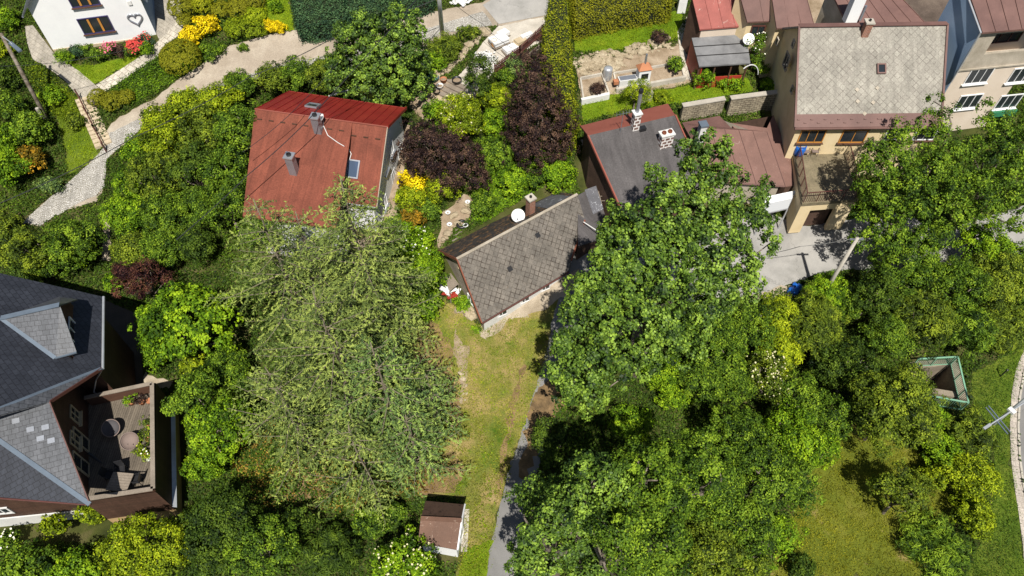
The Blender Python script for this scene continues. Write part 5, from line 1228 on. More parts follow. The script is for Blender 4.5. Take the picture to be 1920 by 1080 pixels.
stonewall([(1155, 176), (1285, 153)], 0, .45, .25, 'long low block edging in front of the outdoor grill', 'concrete', 'garden_edge')
stonewall([(1200, 195), (1222, 190)], 0, .9, .3, 'short grey wall by the round shrub behind the chimney pipe', 'concrete', 'garden_edge')
def fence(pts, h, label, mt='wood_grey', step=.14, name='fence', board=.1):
    ws = [G(*p) for p in pts]; root = thing(name, label, 'fence', ws[0]); m = MB(); m2 = MB()
    for a, b in zip(ws, ws[1:]):
        d = (b-a); k = max(1, int(d.length/step)); nn = V(-flat(d).y, flat(d).x, 0)
        for i in range(k): p = a.lerp(b, (i+.5)/k); m.box(p+UP*(h/2)+nn*.04, flat(d), nn, UP, board, .025, h)
        for hh in (.25, .8): m2.bar(a+UP*h*hh, b+UP*h*hh, .05, .07)
        for i in range(int(d.length/2)+2): p = a.lerp(b, min(1, i*2/d.length)); m2.bar(p-UP*.1, p+UP*(h+.05), .09, .09, V(0, 1, 0))
    m.build('boards', mt, root); m2.build('rails', mt, root); return root
fence([(928, 140), (975, 105), (1018, 65)], 1.0, 'dark picket fence below the white pallets', 'brown_paint', .16)
fence([(940, 150), (1010, 95)], .5, 'low grey plank edge running behind the picket fence', 'wood_grey', .12)
fence([(150, 185), (182, 250), (200, 285)], .9, 'thin dark handrail fence left of the garden steps', 'brown_paint', .5, board=.04)
# rocks along upper wall face (rocky bank)
rng0 = random.Random(11)
def rocks(name, label, pts, n, r, mt='stone', group=None, sp_=3, one=True, cat='rocks', hz=.2):
    m = MB(); L = []
    for i in range(n):
        t = i/(n-1)*(len(pts)-1) if n > 1 else 0; k = min(int(t), len(pts)-2); f = t-k
        px = pts[k][0]+(pts[k+1][0]-pts[k][0])*f+rng0.gauss(0, sp_); py = pts[k][1]+(pts[k+1][1]-pts[k][1])*f+rng0.gauss(0, sp_)
        p = G(px, py); rr = r*rng0.uniform(.5, 1.3)
        if one: m.rock((p.x, p.y, p.z+rr*hz), rr, rng0)
        else: tag(MB().rock((p.x, p.y, p.z+rr*hz), rr, rng0).build(name, mt), label, cat, group)
    if one: o = m.build(name, mt); tag(o, label, cat, None, 'stuff')
rocks('rocky_bank', 'pale sandstone bank of rubble under the sloping lawn', [(1082, 118), (1120, 110), (1160, 105), (1200, 92), (1260, 82)], 150, .3, sp_=6)
rocks('rocky_bank', 'lower pale rubble between the hedge and the water barrel', [(1085, 130), (1130, 125), (1165, 118)], 70, .28, sp_=8)
rocks('boulder', 'pale boulder in the row lining the earth ramp', [(818, 140), (838, 132), (858, 115), (872, 100), (885, 82), (900, 66), (910, 58)], 26, .42, group='pale boulders lining the earth ramp', sp_=2.5, one=False, cat='boulder')
rocks('boulder', 'mossy stone in the bed behind the old cottage', [(832, 450), (845, 425), (858, 400), (880, 385), (890, 392)], 12, .4, group='stones in the flower bed behind the cottage', sp_=5, one=False, cat='boulder')
rocks('rubble', 'pale stones along the foot of the cottage gable', [(860, 560), (875, 585), (890, 600)], 12, .32, sp_=4)
rocks('rubble', 'scattered pale stones on the dry lawn edge', [(868, 690), (872, 730), (865, 760)], 14, .16, sp_=4)
# stone pile and pallets
m = MB(); hb = G(912, 118)
for i in range(260): p = G(912+rng0.gauss(0, 8), 118+rng0.gauss(0, 8)); m.rock((p.x, p.y, p.z+.1+.25*math.exp(-((p.x-hb.x)**2+(p.y-hb.y)**2)/1.0)+rng0.uniform(0, .1)), .1, rng0)
tag(m.build('stone_heap', 'w_offwhite'), 'heap of small white and grey paving stones beside the pallets', 'stone heap', None, 'stuff')
m = MB(); hb = G(865, 8)
for i in range(120): p = G(865+rng0.gauss(0, 7), 6+rng0.gauss(0, 4)); m.rock((p.x, p.y, p.z+.2+rng0.uniform(0, .15)), .14, rng0)
tag(m.build('stone_heap', 'w_offwhite'), 'pale stone heap at the roadside right of the concrete pole', 'stone heap', None, 'stuff')
def pallet(px, py, a, b, h, ang, label, mt='white'):
    loc = G(px, py); r = thing('pallet_stack', label, 'pallet stack', loc, 'pallet stacks by the picket fence'); X = V(math.cos(ang), math.sin(ang), 0); Y = V(-X.y, X.x, 0)
    m = MB()
    for k in range(5): m.box(loc+UP*.1+Y*(-b/2+b*k/4), X, Y, UP, a, .1, .03)
    for k in range(3): m.box(loc+UP*.04+X*(-a/2+a*k/2)*.95, X, Y, UP, .1, b, .08)
    m.build('pallet', 'wood_grey', r); m = MB(); k = 0
    while k*.16 < h: m.box(loc+UP*(.2+k*.16)+X*rng0.uniform(-.05, .05), X, Y, UP, a*rng0.uniform(.8, .95), b*rng0.uniform(.8, .95), .14); k += 1
    m.build('load', mt, r)
pallet(936, 82, 1.6, 1.1, .35, .6, 'white wrapped pallet beside the heap of small stones'); pallet(958, 96, 1.4, .9, .3, .6, 'white pallet closest to the picket fence'); pallet(943, 68, 1.0, .8, .2, .7, 'uppermost white pallet below the asphalt'); pallet(976, 82, 1.2, .8, .25, .6, 'pallet with white and tan boards beside the hedge', 'lightwood'); pallet(988, 72, 1.3, .5, .2, .6, 'narrow stack of white slats nearest the tall hedge')
m = MB()
for i in range(7): p = G(1002+rng0.uniform(-10, 10), 70+rng0.uniform(-5, 5), .1+.04*i); a = .7+rng0.gauss(0, .15); m.bar(p, p+V(math.cos(a), math.sin(a), 0)*1.6, .14, .04)
tag(m.build('plank_pile', 'wood_brown'), 'reddish planks piled against the tall hedge', 'planks')
barrel(G(927, 88), .25, .7, 'small dark drum between the white pallets', 'orange_wood')
# steps
def steps(pa, pb, n, wd, rise, label, mt='w_plinth', name='garden_steps'):
    a = G(*pa); b = G(*pb); root = thing(name, label, 'steps', a); d = flat(b-a); nn = V(-d.y, d.x, 0); L = V(b.x-a.x, b.y-a.y, 0).length/n
    for i in range(n):
        c = a.lerp(b, (i+.5)/n); z = float(g(c.x, c.y))
        MB().box(V(c.x, c.y, z+.02), d, nn, UP, L*.92, wd, .28).build('step', mt, root)
    return root
steps((196, 275), (157, 184), 12, 1.3, .16, 'flight of stone steps climbing from the cobbled road to the white house')
steps((815, 208), (858, 155), 7, 2.0, .16, 'wide timber and stone steps by the plant pots', 'wood_grey'); 
steps((798, 215), (830, 185), 4, 1.2, .16, 'lower wooden steps beside the red roofed house', 'lightwood')
GB = 'tubs on the paved yard above the red house'
def tub(px, py, r, h, label, mt='black', soil='g_soil'):
    loc = G(px, py, .1); root = thing('garden_tub', label, 'tub', loc, GB)
    MB().lathe(loc, [(0, 0), (r*.8, 0), (r, h), (r*1.1, h+.02), (r*1.1, h-.03), (r*.92, h-.05), (r*.85, h-.15)], 18).build('body', mt, root, True); MB().lathe(loc, [(0, h*.7), (r*.85, h*.7)], 18).build('soil', soil, root)
tub(857, 156, .38, .4, 'dark round tub filled with earth, the largest on the steps'); tub(832, 153, .26, .3, 'brown tub next to the teal basin', 'terracotta'); tub(825, 165, .27, .28, 'white rimmed tub in the middle of the yard', 'white'); tub(819, 175, .27, .28, 'lowest black tub of the yard'); tub(813, 150, .42, .3, 'teal basin at the foot of the maple', 'teal', 'teal')
# grill, barrel and bed frames in the terraced garden
gl = G(1188, 163); r = thing('garden_grill', 'white masonry barbecue with orange tiled hood on the gravel terrace', 'barbecue', gl); X = flat(G(1206, 158)-G(1150, 168)); Y = V(-X.y, X.x, 0); Y = Y if Y.y > 0 else -Y
c = G(1203, 157); MB().box(c+UP*.8, X, Y, UP, 1.0, .7, 1.7).build('fireplace', 'w_white', r); MB().box(c+UP*1.0-Y*.36, X, Y, UP, .6, .03, .5).build('fire_opening', 'black', r)
m = MB(); a1, a2, a3, a4 = [c+X*i*.6+Y*j*.45+UP*1.62 for i, j in ((-1, -1), (1, -1), (1, 1), (-1, 1))]; rt = [c-X*.25+UP*2.1, c+X*.25+UP*2.1]
m.poly([a1, a2, rt[1], rt[0]]); m.poly([a2, a3, rt[1]]); m.poly([a3, a4, rt[0], rt[1]]); m.poly([a4, a1, rt[0]]); m.build('hood', 'terracotta', r)
MB().tube([c+UP*2.0, c+UP*2.9], .09, 8).build('flue_pipe', 'metal_grey', r)
c2_ = c-X*1.3; MB().box(c2_+UP*.4, X, Y, UP, 1.55, .65, .8).build('worktop', 'w_offwhite', r); MB().box(c2_+UP*.82, X, Y, UP, 1.4, .5, .04).build('grate', 'metal_grey', r); c3_ = c-X*2.3; MB().box(c3_+UP*.55, X, Y, UP, .4, .4, .3).build('fire_box', 'terracotta', r)
barrel(G(1138, 148), .38, 1.1, 'tall pale grey water barrel beside the barbecue', 'metal_light', open_=False)
ring = [G(*p) for p in ((1088, 150), (1128, 142), (1142, 180), (1094, 192))]; m = MB()
for a, b in zip(ring, ring[1:]+ring[:1]): m.bar(a+UP*.12, b+UP*.12, .14, .3)
tag(m.build('raised_bed', 'concrete'), 'concrete framed vegetable bed beside the tall hedge', 'raised bed')
ring = [G(*p) for p in ((1150, 140), (1275, 120), (1283, 150), (1158, 170))]; m = MB()
for a, b in zip(ring, ring[1:]+ring[:1]): m.bar(a+UP*.1, b+UP*.1, .12, .25)
tag(m.build('raised_bed', 'concrete'), 'long stone edged bed with the barbecue on it', 'raised bed')
c = G(1276, 22); bx = thing('white_box', 'white cabinet mounted by the dark wall at the top of the lawn', 'cabinet', c); MB().box(c+UP*.7, V(1, 0, 0), V(0, 1, 0), UP, .7, .5, 1.4).build('body', 'white', bx); MB().box(c+UP*1.43, V(1, 0, 0), V(0, 1, 0), UP, .8, .6, .05).build('lid', 'w_offwhite', bx)
# blue bags
for i, (px, py, s, lb_) in enumerate(((1486, 548, .42, 'crumpled blue sack, the larger one at the driveway edge'), (1497, 541, .36, 'crumpled blue sack half under the bush at the driveway edge'), (1490, 538, .28, 'small blue sack behind the two others'))):
    p = G(px, py); tag(MB().rock((p.x, p.y, p.z+s*.5), s, rng0, .8).build('rubbish_sack', 'blue_plastic'), lb_, 'sack', 'blue sacks by the driveway')
# vases and tyres in the bed behind the cottage
GV = 'white pots in the bed behind the cottage'
for px, py, lb_ in ((877, 382, 'white pot highest in the bed behind the cottage'), (840, 402, 'white pot leftmost in the bed behind the cottage'), (843, 424, 'low white pot beside the old tyre'), (873, 426, 'white pot lying right of the old tyre')):
    l_ = G(px, py); r = thing('white_planter', lb_, 'planter', l_, GV); MB().lathe(l_, [(0, 0), (.13, 0), (.2, .24), (.22, .26), (.15, .24), (0, .16)], 14).build('bowl', 'white', r, True); MB().lathe(l_, [(0, .2), (.16, .2)], 12).build('soil', 'g_soil', r)
l_ = G(866, 422); r = MB(); r.lathe(l_, [(.25, .02), (.42, .02), (.47, .1), (.42, .2), (.27, .2), (.24, .1), (.25, .02)], 20); tag(r.build('rubber_planter', 'black', None, True), 'old black tyre used as a planter among the stones behind the cottage', 'planter')
m = MB()
for i in range(5): p = G(845+i*3, 462-i*10, .08); m.bar(p, p+V(1.2, .9, 0), .12, .05)
tag(m.build('plank_pile', 'wood_grey'), 'old boards lying along the back eave of the cottage', 'planks')
m = MB()
for i in range(6): p = G(616+i*3, 180-i*1.2, .25+.05*i); m.bar(p, p+V(1.6, .5, .02), .1, .05)
tag(m.build('plank_pile', 'white'), 'white laths stacked behind the red metal roof', 'planks')
# things beside the slate house in the shade
for px, py, a, lb_, mt_ in ((219, 655, 1.2, 'pale blue sheet leaning in the shade right of the slate house', 'zinc'), (215, 690, 1.0, 'light panel lying in the shade right of the slate house', 'zinc')):
    p = G(px, py, .3); tag(MB().bar(p, p+V(.15, -1.1, .4), .6, .06).build('panel_sheet', mt_), lb_, 'panel')
m = MB()
for i in range(4): p = G(224+i*1.5, 672+i*9, .25); m.bar(p, p+V(.7, -.1, 0), .1, .05)
for s in (0, 1): p = G(222+s*14, 668, .2); m.bar(p, p+V(.25, -1.9, 0), .08, .06)
tag(m.build('wooden_pallet', 'lightwood'), 'slatted wooden pallet lying in the shade below the gutter', 'pallet')
# vineyard stack of logs near house front
stonewall([(250, 975), (300, 968)], 0, 1.4, .4, 'ochre block wall under the front of the deck', 'w_ochre', 'low_wall')

# ================================================================== VEGETATION
def footprint(root, grow=.25):
    pts = []
    for o in root.children_recursive:
        if o.type == 'MESH' and o.name.split('.')[0] in ('wall', 'upper_wall', 'roof', 'base_wall', 'floor', 'side_wall', 'terrace_slab'):
            o0 = off(o); pts += [(v.co.x+o0.x, v.co.y+o0.y) for v in o.data.vertices]
    pts = sorted(set((round(a, 2), round(b, 2)) for a, b in pts))
    def half(ps):
        h = []
        for p in ps:
            while len(h) > 1 and (h[-1][0]-h[-2][0])*(p[1]-h[-2][1])-(h[-1][1]-h[-2][1])*(p[0]-h[-2][0]) <= 0: h.pop()
            h.append(p)
        return h[:-1]
    hull = half(pts)+half(pts[::-1]); cx = sum(p[0] for p in hull)/len(hull); cy = sum(p[1] for p in hull)/len(hull)
    return [(x+grow*(1 if x > cx else -1), y+grow*(1 if y > cy else -1)) for x, y in hull]
for o in list(COL.objects):
    if o.parent is None and o.get('category') in ('house', 'shed', 'annex', 'outbuilding', 'garage', 'deck', 'veranda'): EXC.append(footprint(o))
EXC.append([(p[0]*1.0, p[1]) for p in wpoly([(1700, 672), (1790, 668), (1812, 765), (1700, 750)])])
def scatter(name, label, region, dens, mt, size, asp, hmax, seed, clump=.6, exc=True, cat='ground cover', holes=None, dirs=None, upright=.0):
    rng = np.random.default_rng(seed); xs = [p[0] for p in region]; ys = [p[1] for p in region]
    A = (max(xs)-min(xs))*(max(ys)-min(ys)); n = int(A*dens*.22)
    x = rng.uniform(min(xs), max(xs), n); y = rng.uniform(min(ys), max(ys), n)
    ok = inpoly(x, y, region)
    if exc:
        for e in EXC: ok &= ~inpoly(x, y, e)
    x, y = x[ok], y[ok]; n = len(x); k = 9; hh = hmax*rng.uniform(.15, 1, n)*(.55+.45*np.sin(x*1.3+np.sin(y*.9)*2)*np.cos(y*1.1))
    o = rng.normal(0, clump*.3, (n, k, 2)); z = rng.uniform(0, 1, (n, k))*np.abs(hh)[:, None]+.03
    px = (x[:, None]+o[..., 0]).ravel(); py = (y[:, None]+o[..., 1]).ravel(); z = z.ravel()
    if exc:
        ok = np.ones(len(px), bool)
        for e in EXC: ok &= ~inpoly(px, py, e)
        px, py, z = px[ok], py[ok], z[ok]
    pos = np.stack([px, py, g(px, py)+z], 1); m_ = len(pos)
    big = np.sin(px*.55+3*np.sin(py*.31))*np.cos(py*.6+2*np.sin(px*.27))
    nn = unit(rng.normal(0, .55, (m_, 3))+np.array([0, 0, 1.-upright])+upright*np.array([0, -1., .2]))
    ti = .42+.16*big+rng.normal(0, .16, m_)
    o = leafobj(name, pos, nn, ti, size, asp, mt, rng, kind='stuff', dirs=dirs)
    o['label'] = label; o['category'] = cat; return o
ALL = [(x_, y_) for x_, y_ in ((-62, 3), (62, 3), (74, 70), (-74, 70))]
scatter('undergrowth', 'low mixed green undergrowth between the shrubs and trees', ALL, 75, 'lf_dark', .17, .6, .45, 1)  # dark leaf tone paints in the shade of gaps between crowns
scatter('undergrowth', 'yellow green weeds spread through the undergrowth', ALL, 26, 'lf_mid', .15, .5, .6, 2, 1.2)
for i, (reg, mt_, lb_, dn, hh) in enumerate((
    ([(795, 590), (830, 560), (900, 612), (1000, 590), (1040, 650), (1005, 735), (948, 900), (905, 1085), (860, 1085), (868, 935), (730, 880), (760, 620)], 'lf_drygrass', 'short dry grass of the open lawn below the cottage', 110, .11),
    ([(1075, 50), (1278, 20), (1280, 70), (1230, 88), (1150, 98), (1078, 100)], 'lf_grass', 'lush grass of the sloping lawn between the two hedges', 160, .1),
    ([(1090, 188), (1175, 172), (1400, 145), (1415, 172), (1200, 205), (1092, 228)], 'lf_grass', 'grass strip above the black roofed house', 160, .14),
    ([(1530, 860), (1600, 800), (1760, 860), (1800, 900), (1790, 960), (1720, 1085), (1440, 1085), (1480, 980)], 'lf_meadow', 'yellowish meadow grass around the small tree', 120, .2),
    ([(1820, 700), (1925, 640), (1896, 740), (1893, 800), (1901, 910), (1923, 1100), (1800, 1100), (1868, 880), (1825, 760)], 'lf_mid', 'mown green grass of the verge along the pavement', 190, .08),
    ([(130, 120), (180, 122), (275, 100), (210, 138), (180, 158), (160, 150)], 'lf_grass', 'grass patch in the fork of the garden paths', 170, .1),
    ([(95, 190), (120, 170), (170, 200), (185, 290), (130, 330), (120, 260)], 'lf_grass', 'rough yellow green grass left of the garden steps', 170, .25),
    ([(500, -5), (540, -5), (552, 58), (510, 60), (490, 40)], 'lf_grass', 'little lawn between the yellow shrubs and the dark hedge', 170, .08),
    ([(870, 1030), (925, 1010), (908, 1085), (858, 1085)], 'lf_grass', 'bright grass right of the shed', 170, .15))):
    scatter('grass', lb_, wpoly(reg), dn, mt_, .13, .22, hh, 30+i, .5, False, 'grass')
scatter('weeds', 'small broadleaf weeds dotted over the dry lawn and the meadow', wpoly([(795, 590), (1000, 590), (1040, 650), (948, 900), (905, 1085), (860, 1085), (868, 935), (760, 620)]), 9, 'lf_grass', .12, .6, .2, 71, .5, False, 'weeds')
scatter('ivy', 'dense green ivy covering the slope above the cottage', wpoly([(885, 270), (950, 250), (1060, 300), (1082, 345), (1070, 352), (985, 372), (940, 400), (890, 425), (880, 380), (900, 330)]), 210, 'lf_bright', .15, .8, .55, 61, .5, True)
scatter('fallen_leaves', 'brown fallen leaves and dry twigs under the larches', wpoly([(440, 780), (700, 820), (800, 860), (860, 880), (800, 930), (620, 970), (480, 950), (420, 860)]), 40, 'lf_dry', .16, .5, .15, 62, .6, False)
scatter('flower_bed', 'low leafy plants of the bed below the garden path', wpoly([(205, 168), (262, 130), (300, 105), (375, 85), (422, 100), (395, 110), (365, 128), (325, 152), (285, 178), (245, 198)]), 190, 'lf_bright', .13, .6, .35, 63, .5, False)
scatter('flower_bed', 'yellow green creeping plants beside the fence of the garden path', wpoly([(50, 125), (75, 120), (130, 175), (150, 200), (140, 230), (90, 215), (60, 160)]), 190, 'lf_lime', .14, .5, .4, 64, .5, False)

# --- hedges and clipped shrubs at the top
hedge([(1038, -30), (1062, -30), (1068, 60), (1076, 170), (1084, 235), (1052, 250), (1034, 190), (1022, 120), (1020, 60)], 2.6, 'tall yellow green hedge running down from the top edge beside the pallets', 'lf_hedge2', 'small', seed=3, rough=.13, dens=1.3)
hedge([(1070, -35), (1262, -45), (1258, 10), (1168, 24), (1110, 36), (1076, 45)], 1.7, 'broad olive hedge along the upper side of the sloping lawn', 'lf_topiary', 'small', seed=4, rough=.12, dens=1.3)
hedge([(545, -25), (642, -25), (648, 28), (610, 40), (556, 44)], 1.9, 'dark clipped hedge block directly behind the yellow bushes', 'lf_darkhedge', 'small', seed=5, rough=.14, dens=1.7)
hedge([(645, -25), (740, -25), (742, 12), (700, 24), (650, 28)], 1.7, 'dark clipped hedge block behind the maple top', 'lf_darkhedge', 'small', seed=6, rough=.14, dens=1.7)
hedge([(745, -25), (812, -25), (810, -6), (790, 2), (748, 8)], 1.5, 'dark clipped hedge block left of the concrete pole', 'lf_darkhedge', 'small', seed=7, rough=.14, dens=1.7)
TG = 'clipped round shrubs by the white house'
def top_(px, py, r, lb_, mt_='lf_topiary', **k): return shrub(px, py, r*1.12, lb_, mt_, leaf='tiny', tight=.02, clr=.12, cat='topiary', name='topiary_shrub', group=TG, inner=.1, **k)
top_(338, 108, 34, 'largest clipped dome shrub, at the bend of the slab path', h=2.2)
top_(184, 184, 16, 'clipped olive shrub at the head of the garden steps', h=1.2); top_(212, 190, 18, 'clipped olive shrub right of the one at the step head', h=1.2); top_(236, 182, 14, 'smallest clipped olive shrub beside the steps', h=.9)
top_(342, 12, 24, 'clipped shrub at the top edge closest to the white house', h=1.6); top_(380, 8, 17, 'upright bright clipped shrub at the top edge', 'lf_hedge', h=1.7); top_(414, 18, 16, 'low clipped dome between two larger domes at the top edge', h=1.1)
top_(447, 16, 20, 'broad clipped dome at the top edge above the yellow bank', h=1.5); top_(477, 2, 18, 'clipped dome cut by the top edge next to the little lawn', h=1.4); top_(346, 37, 13, 'small clipped ball just above the golden bush', h=.9)
shrub(388, 52, 23, 'golden yellow bush, upper of the two by the clipped ball', 'lf_yellow', h=1.3, tight=.16); shrub(358, 70, 22, 'golden yellow bush touching the large clipped dome', 'lf_yellow', h=1.0, tight=.16)
shrub(462, 52, 42, 'long flat yellow green bush bordering the gravel road', 'lf_lime', h=1.2, ry=26, leaf='tiny', tight=.05, clr=.2); shrub(478, 28, 22, 'yellow bank of foliage under the clipped domes', 'lf_lime', h=1.0, leaf='tiny', tight=.05, clr=.2)
shrub(507, 52, 9, 'tiny golden shrub left one of the pair at the roadside', 'lf_yellow', h=.7, leaf='tiny'); shrub(523, 55, 10, 'tiny golden shrub right one of the pair at the roadside', 'lf_yellow', h=.7, leaf='tiny')
shrub(516, 12, 12, 'round green shrub on the little lawn', 'lf_bright', h=1)
FB = 'flowering shrubs under the white gable wall'
for i, (px, py, r, m_, fl_, lb_) in enumerate(((122, 110, 16, 'lf_bright', None, 'green shrub at the left corner of the white house'), (147, 100, 13, 'lf_darkhedge', None, 'blue green shrub under the left end of the white wall'), (168, 97, 14, 'lf_mid', None, 'leafy shrub under the dark window'), (185, 106, 13, 'lf_mid', None, 'shrub second from the pink flowers'),
        (208, 95, 13, 'lf_mid', ('fl_pink', .1, .13), 'pink flowering shrub under the white wall'), (230, 99, 10, 'lf_brown', None, 'reddish small shrub between pink and red flowers'), (257, 93, 10, 'lf_mid', ('fl_red', .35, .14), 'bright red flowering shrub under the white wall'), (272, 80, 13, 'lf_darkhedge', ('fl_red', .03, .14), 'taller rose shrub near the right corner of the white wall'), (275, 97, 8, 'lf_bright', None, 'low bright shrub at the slab path'), (245, 98, 8, 'lf_mid', None, 'small green shrub left of the red flowers'))):
    shrub(px, py, r, lb_, m_, leaf='tiny', flower=fl_, h=.9)
shrub(400, 100, 24, 'low spreading shrub at the right end of the planted bed', 'lf_mid', h=.7, leaf='fine'); shrub(455, 90, 8, 'small tuft growing at the edge of the gravel road', 'lf_mid', h=.4, leaf='tiny')
# --- left edge
shrub(18, 210, 34, 'large leafy shrub at the left edge below the leaning pole', 'lf_mid', h=3, leaf='mid'); shrub(8, 270, 30, 'shrub cut by the left edge above the cobbled road', 'lf_bright', h=3, leaf='mid')
shrub(60, 250, 36, 'dark green leafy shrub right of the left edge shrubs', 'lf_mid', h=2.6, leaf='mid'); shrub(62, 300, 32, 'shrub with orange tinged leaves above the cobbled road', 'lf_orange', h=2.2, leaf='mid', ry=24); shrub(20, 320, 40, 'rich green shrub in the left corner of the cobbled road', 'lf_bright', h=2.8, leaf='mid')
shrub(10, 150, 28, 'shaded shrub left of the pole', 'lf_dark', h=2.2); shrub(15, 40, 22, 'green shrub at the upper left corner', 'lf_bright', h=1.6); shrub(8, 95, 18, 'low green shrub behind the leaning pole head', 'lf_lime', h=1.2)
shrub(95, 350, 34, 'grey green climber along the upper kerb of the cobbled road', 'lf_spruce', h=1, ry=16, leaf='fine'); shrub(140, 232, 20, 'grey green weeds left of the garden steps', 'lf_olive', h=1, leaf='fine'); shrub(100, 185, 24, 'green plant by the thin handrail', 'lf_bright', h=.9)
shrub(10, 428, 28, 'shrub where the cobbled road leaves the photo', 'lf_olive', h=2.2); shrub(20, 470, 40, 'olive shrub at the left edge above the slate roof', 'lf_olive', h=3, leaf='mid')
tree(62, 476, 42, 'round crowned tree between cobbled road and slate roof', 'lf_olive', h=4.2, leaf='small', ry=44)
tree(138, 462, 46, 'broad bushy tree right below the cobbled road', 'lf_mid', h=3.4, leaf='small', ry=46); shrub(110, 495, 36, 'dense shrub against the top eave of the slate roof', 'lf_mid', h=2.4); shrub(162, 480, 24, 'small shrub left of the dirt path', 'lf_bright', h=1.6); shrub(55, 520, 30, 'shaded shrub touching the slate roof edge', 'lf_dark', h=2)
# --- thicket left of red house
TK = (
 (305, 240, 40, 'lf_lime', 3.0, 'mid', 'yellow green bush at the corner of the cobbled road'), (355, 212, 42, 'lf_lime', 3.0, 'mid', 'yellow tipped bush below the gravel road'), (415, 208, 42, 'lf_lime', 3.6, 'mid', 'bush between the gravel road and the red roof corner'),
 (455, 165, 26, 'lf_mid', 2.6, 'small', 'green bush just above the corner of the red metal roof'), (278, 302, 42, 'lf_bright', 3.8, 'mid', 'green bush along the right kerb of the cobbled road'), (318, 265, 48, 'lf_lime', 4.4, 'mid', 'bright bush in the middle of the upper thicket'),
 (385, 260, 50, 'lf_olive', 4.6, 'mid', 'leafy bush left of the terracotta roof'), (452, 255, 44, 'lf_mid', 6.2, 'mid', 'tall shrub overlapping the left edge of the terracotta roof'), (252, 355, 38, 'lf_bright', 3, 'small', 'fresh green bush where the cobbled road bends'),
 (300, 335, 50, 'lf_olive', 4.2, 'mid', 'deep green bush in the centre of the thicket'), (372, 325, 46, 'lf_dark', 4.8, 'mid', 'darkest bush left of the terracotta roof'), (432, 325, 44, 'lf_mid', 5.6, 'mid', 'bush shading the lower left of the terracotta roof'),
 (245, 410, 46, 'lf_bright', 2.6, 'small', 'bright low bush right of the dirt path'), (315, 405, 48, 'lf_mid', 3.2, 'small', 'even green bush right of the bright low bush'), (385, 395, 42, 'lf_mid', 3.6, 'small', 'bush above the tips of the larch branches'),
 (250, 470, 38, 'lf_olive', 2.0, 'small', 'yellowish bush with orange leaves above the purple tree'), (310, 475, 46, 'lf_mid', 2.6, 'small', 'green bush right of the purple tree'), (370, 465, 38, 'lf_dark', 2.8, 'small', 'shaded bush left of the larches'), (215, 530, 22, 'lf_bright', 1.2, 'small', 'small green shrub left of the purple tree'))
for px, py, r, m_, h_, lf_, lb_ in TK: (tree if h_ > 4 else shrub)(px, py, r, lb_, m_, h=h_, leaf=lf_)
shrub(255, 478, 9, 'tiny bright yellow bloom bush above the purple tree', 'lf_yellow', h=.7, leaf='tiny')
tree(498, 438, 44, 'green tree directly below the front wall of the red roofed house', 'lf_mid', h=4.6, leaf='small'); tree(425, 385, 46, 'green tree hiding the lower left corner of the terracotta roof', 'lf_mid', h=5.6, leaf='small'); tree(272, 530, 40, 'dark purple leaved tree beside the slate house', 'lf_purple', h=4.2, leaf='fine', name='purple_tree', ry=40); shrub(232, 515, 16, 'small purple shrub left of the purple tree', 'lf_purple', h=1.8, leaf='fine')
tree(355, 615, 84, 'bright green large leaved tree right of the slate house', 'lf_bright', h=5.6, leaf='big', ry=60, crownz=.62, rf=.9); shrub(285, 600, 28, 'bright shrub at the foot of the large leaved tree', 'lf_bright', h=2.4, leaf='big'); shrub(300, 665, 30, 'leafy shrub with brown patch at the shaded yard', 'lf_bright', h=2.0, leaf='mid')
tree(378, 748, 48, 'loose green tree behind the deck corner', 'lf_mid', h=5, leaf='mid', ry=50); tree(414, 805, 54, 'bright green tree right of the deck parapet', 'lf_bright', h=4.5, leaf='mid', ry=52); shrub(394, 875, 38, 'green shrub right of the lower deck corner', 'lf_bright', h=3, leaf='small'); shrub(430, 700, 46, 'green shrub under the left larch branches', 'lf_mid', h=3, leaf='small')
shrub(368, 690, 26, 'pale leafy shrub above the deck corner', 'lf_lime', h=2.5, leaf='mid')
# --- bottom left
tree(272, 1040, 78, 'yellow green bushy tree below the deck', 'lf_lime', h=4, leaf='small', ry=52); shrub(60, 1064, 60, 'green shrub mass at the bottom left corner', 'lf_mid', h=3, leaf='mid', ry=40); shrub(150, 1070, 50, 'green shrub between the corner shrubs and the yellow tree', 'lf_bright', h=2.4, leaf='mid', ry=34)
shrub(105, 990, 28, 'yellow green climber on the timber wall of the slate house', 'lf_lime', h=2.6, leaf='mid', ry=18); shrub(175, 968, 26, 'yellow climber tip at the corner of the slate house', 'lf_lime', h=2.2, leaf='mid', ry=12); shrub(15, 1020, 24, 'shrub with white blooms at the left edge', 'lf_mid', h=1.6, flower=('fl_white', .03, .15))
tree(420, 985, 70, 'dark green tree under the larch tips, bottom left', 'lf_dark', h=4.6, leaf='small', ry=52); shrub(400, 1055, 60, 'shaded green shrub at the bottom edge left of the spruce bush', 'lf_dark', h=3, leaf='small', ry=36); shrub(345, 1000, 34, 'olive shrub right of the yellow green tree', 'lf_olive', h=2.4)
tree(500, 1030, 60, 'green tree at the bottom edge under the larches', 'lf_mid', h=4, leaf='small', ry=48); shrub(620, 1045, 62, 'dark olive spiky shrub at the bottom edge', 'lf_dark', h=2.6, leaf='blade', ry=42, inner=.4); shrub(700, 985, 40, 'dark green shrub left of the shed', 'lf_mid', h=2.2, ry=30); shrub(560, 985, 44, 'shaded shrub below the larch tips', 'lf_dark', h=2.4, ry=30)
tree(758, 1064, 62, 'elder bush with white flower heads below the shed', 'lf_bright', h=3.4, leaf='mid', ry=50, name='elder_bush', cat='bush', flower=('fl_cream', .02, .13)); shrub(742, 965, 20, 'small green bush above the left corner of the shed', 'lf_mid', h=1.8)
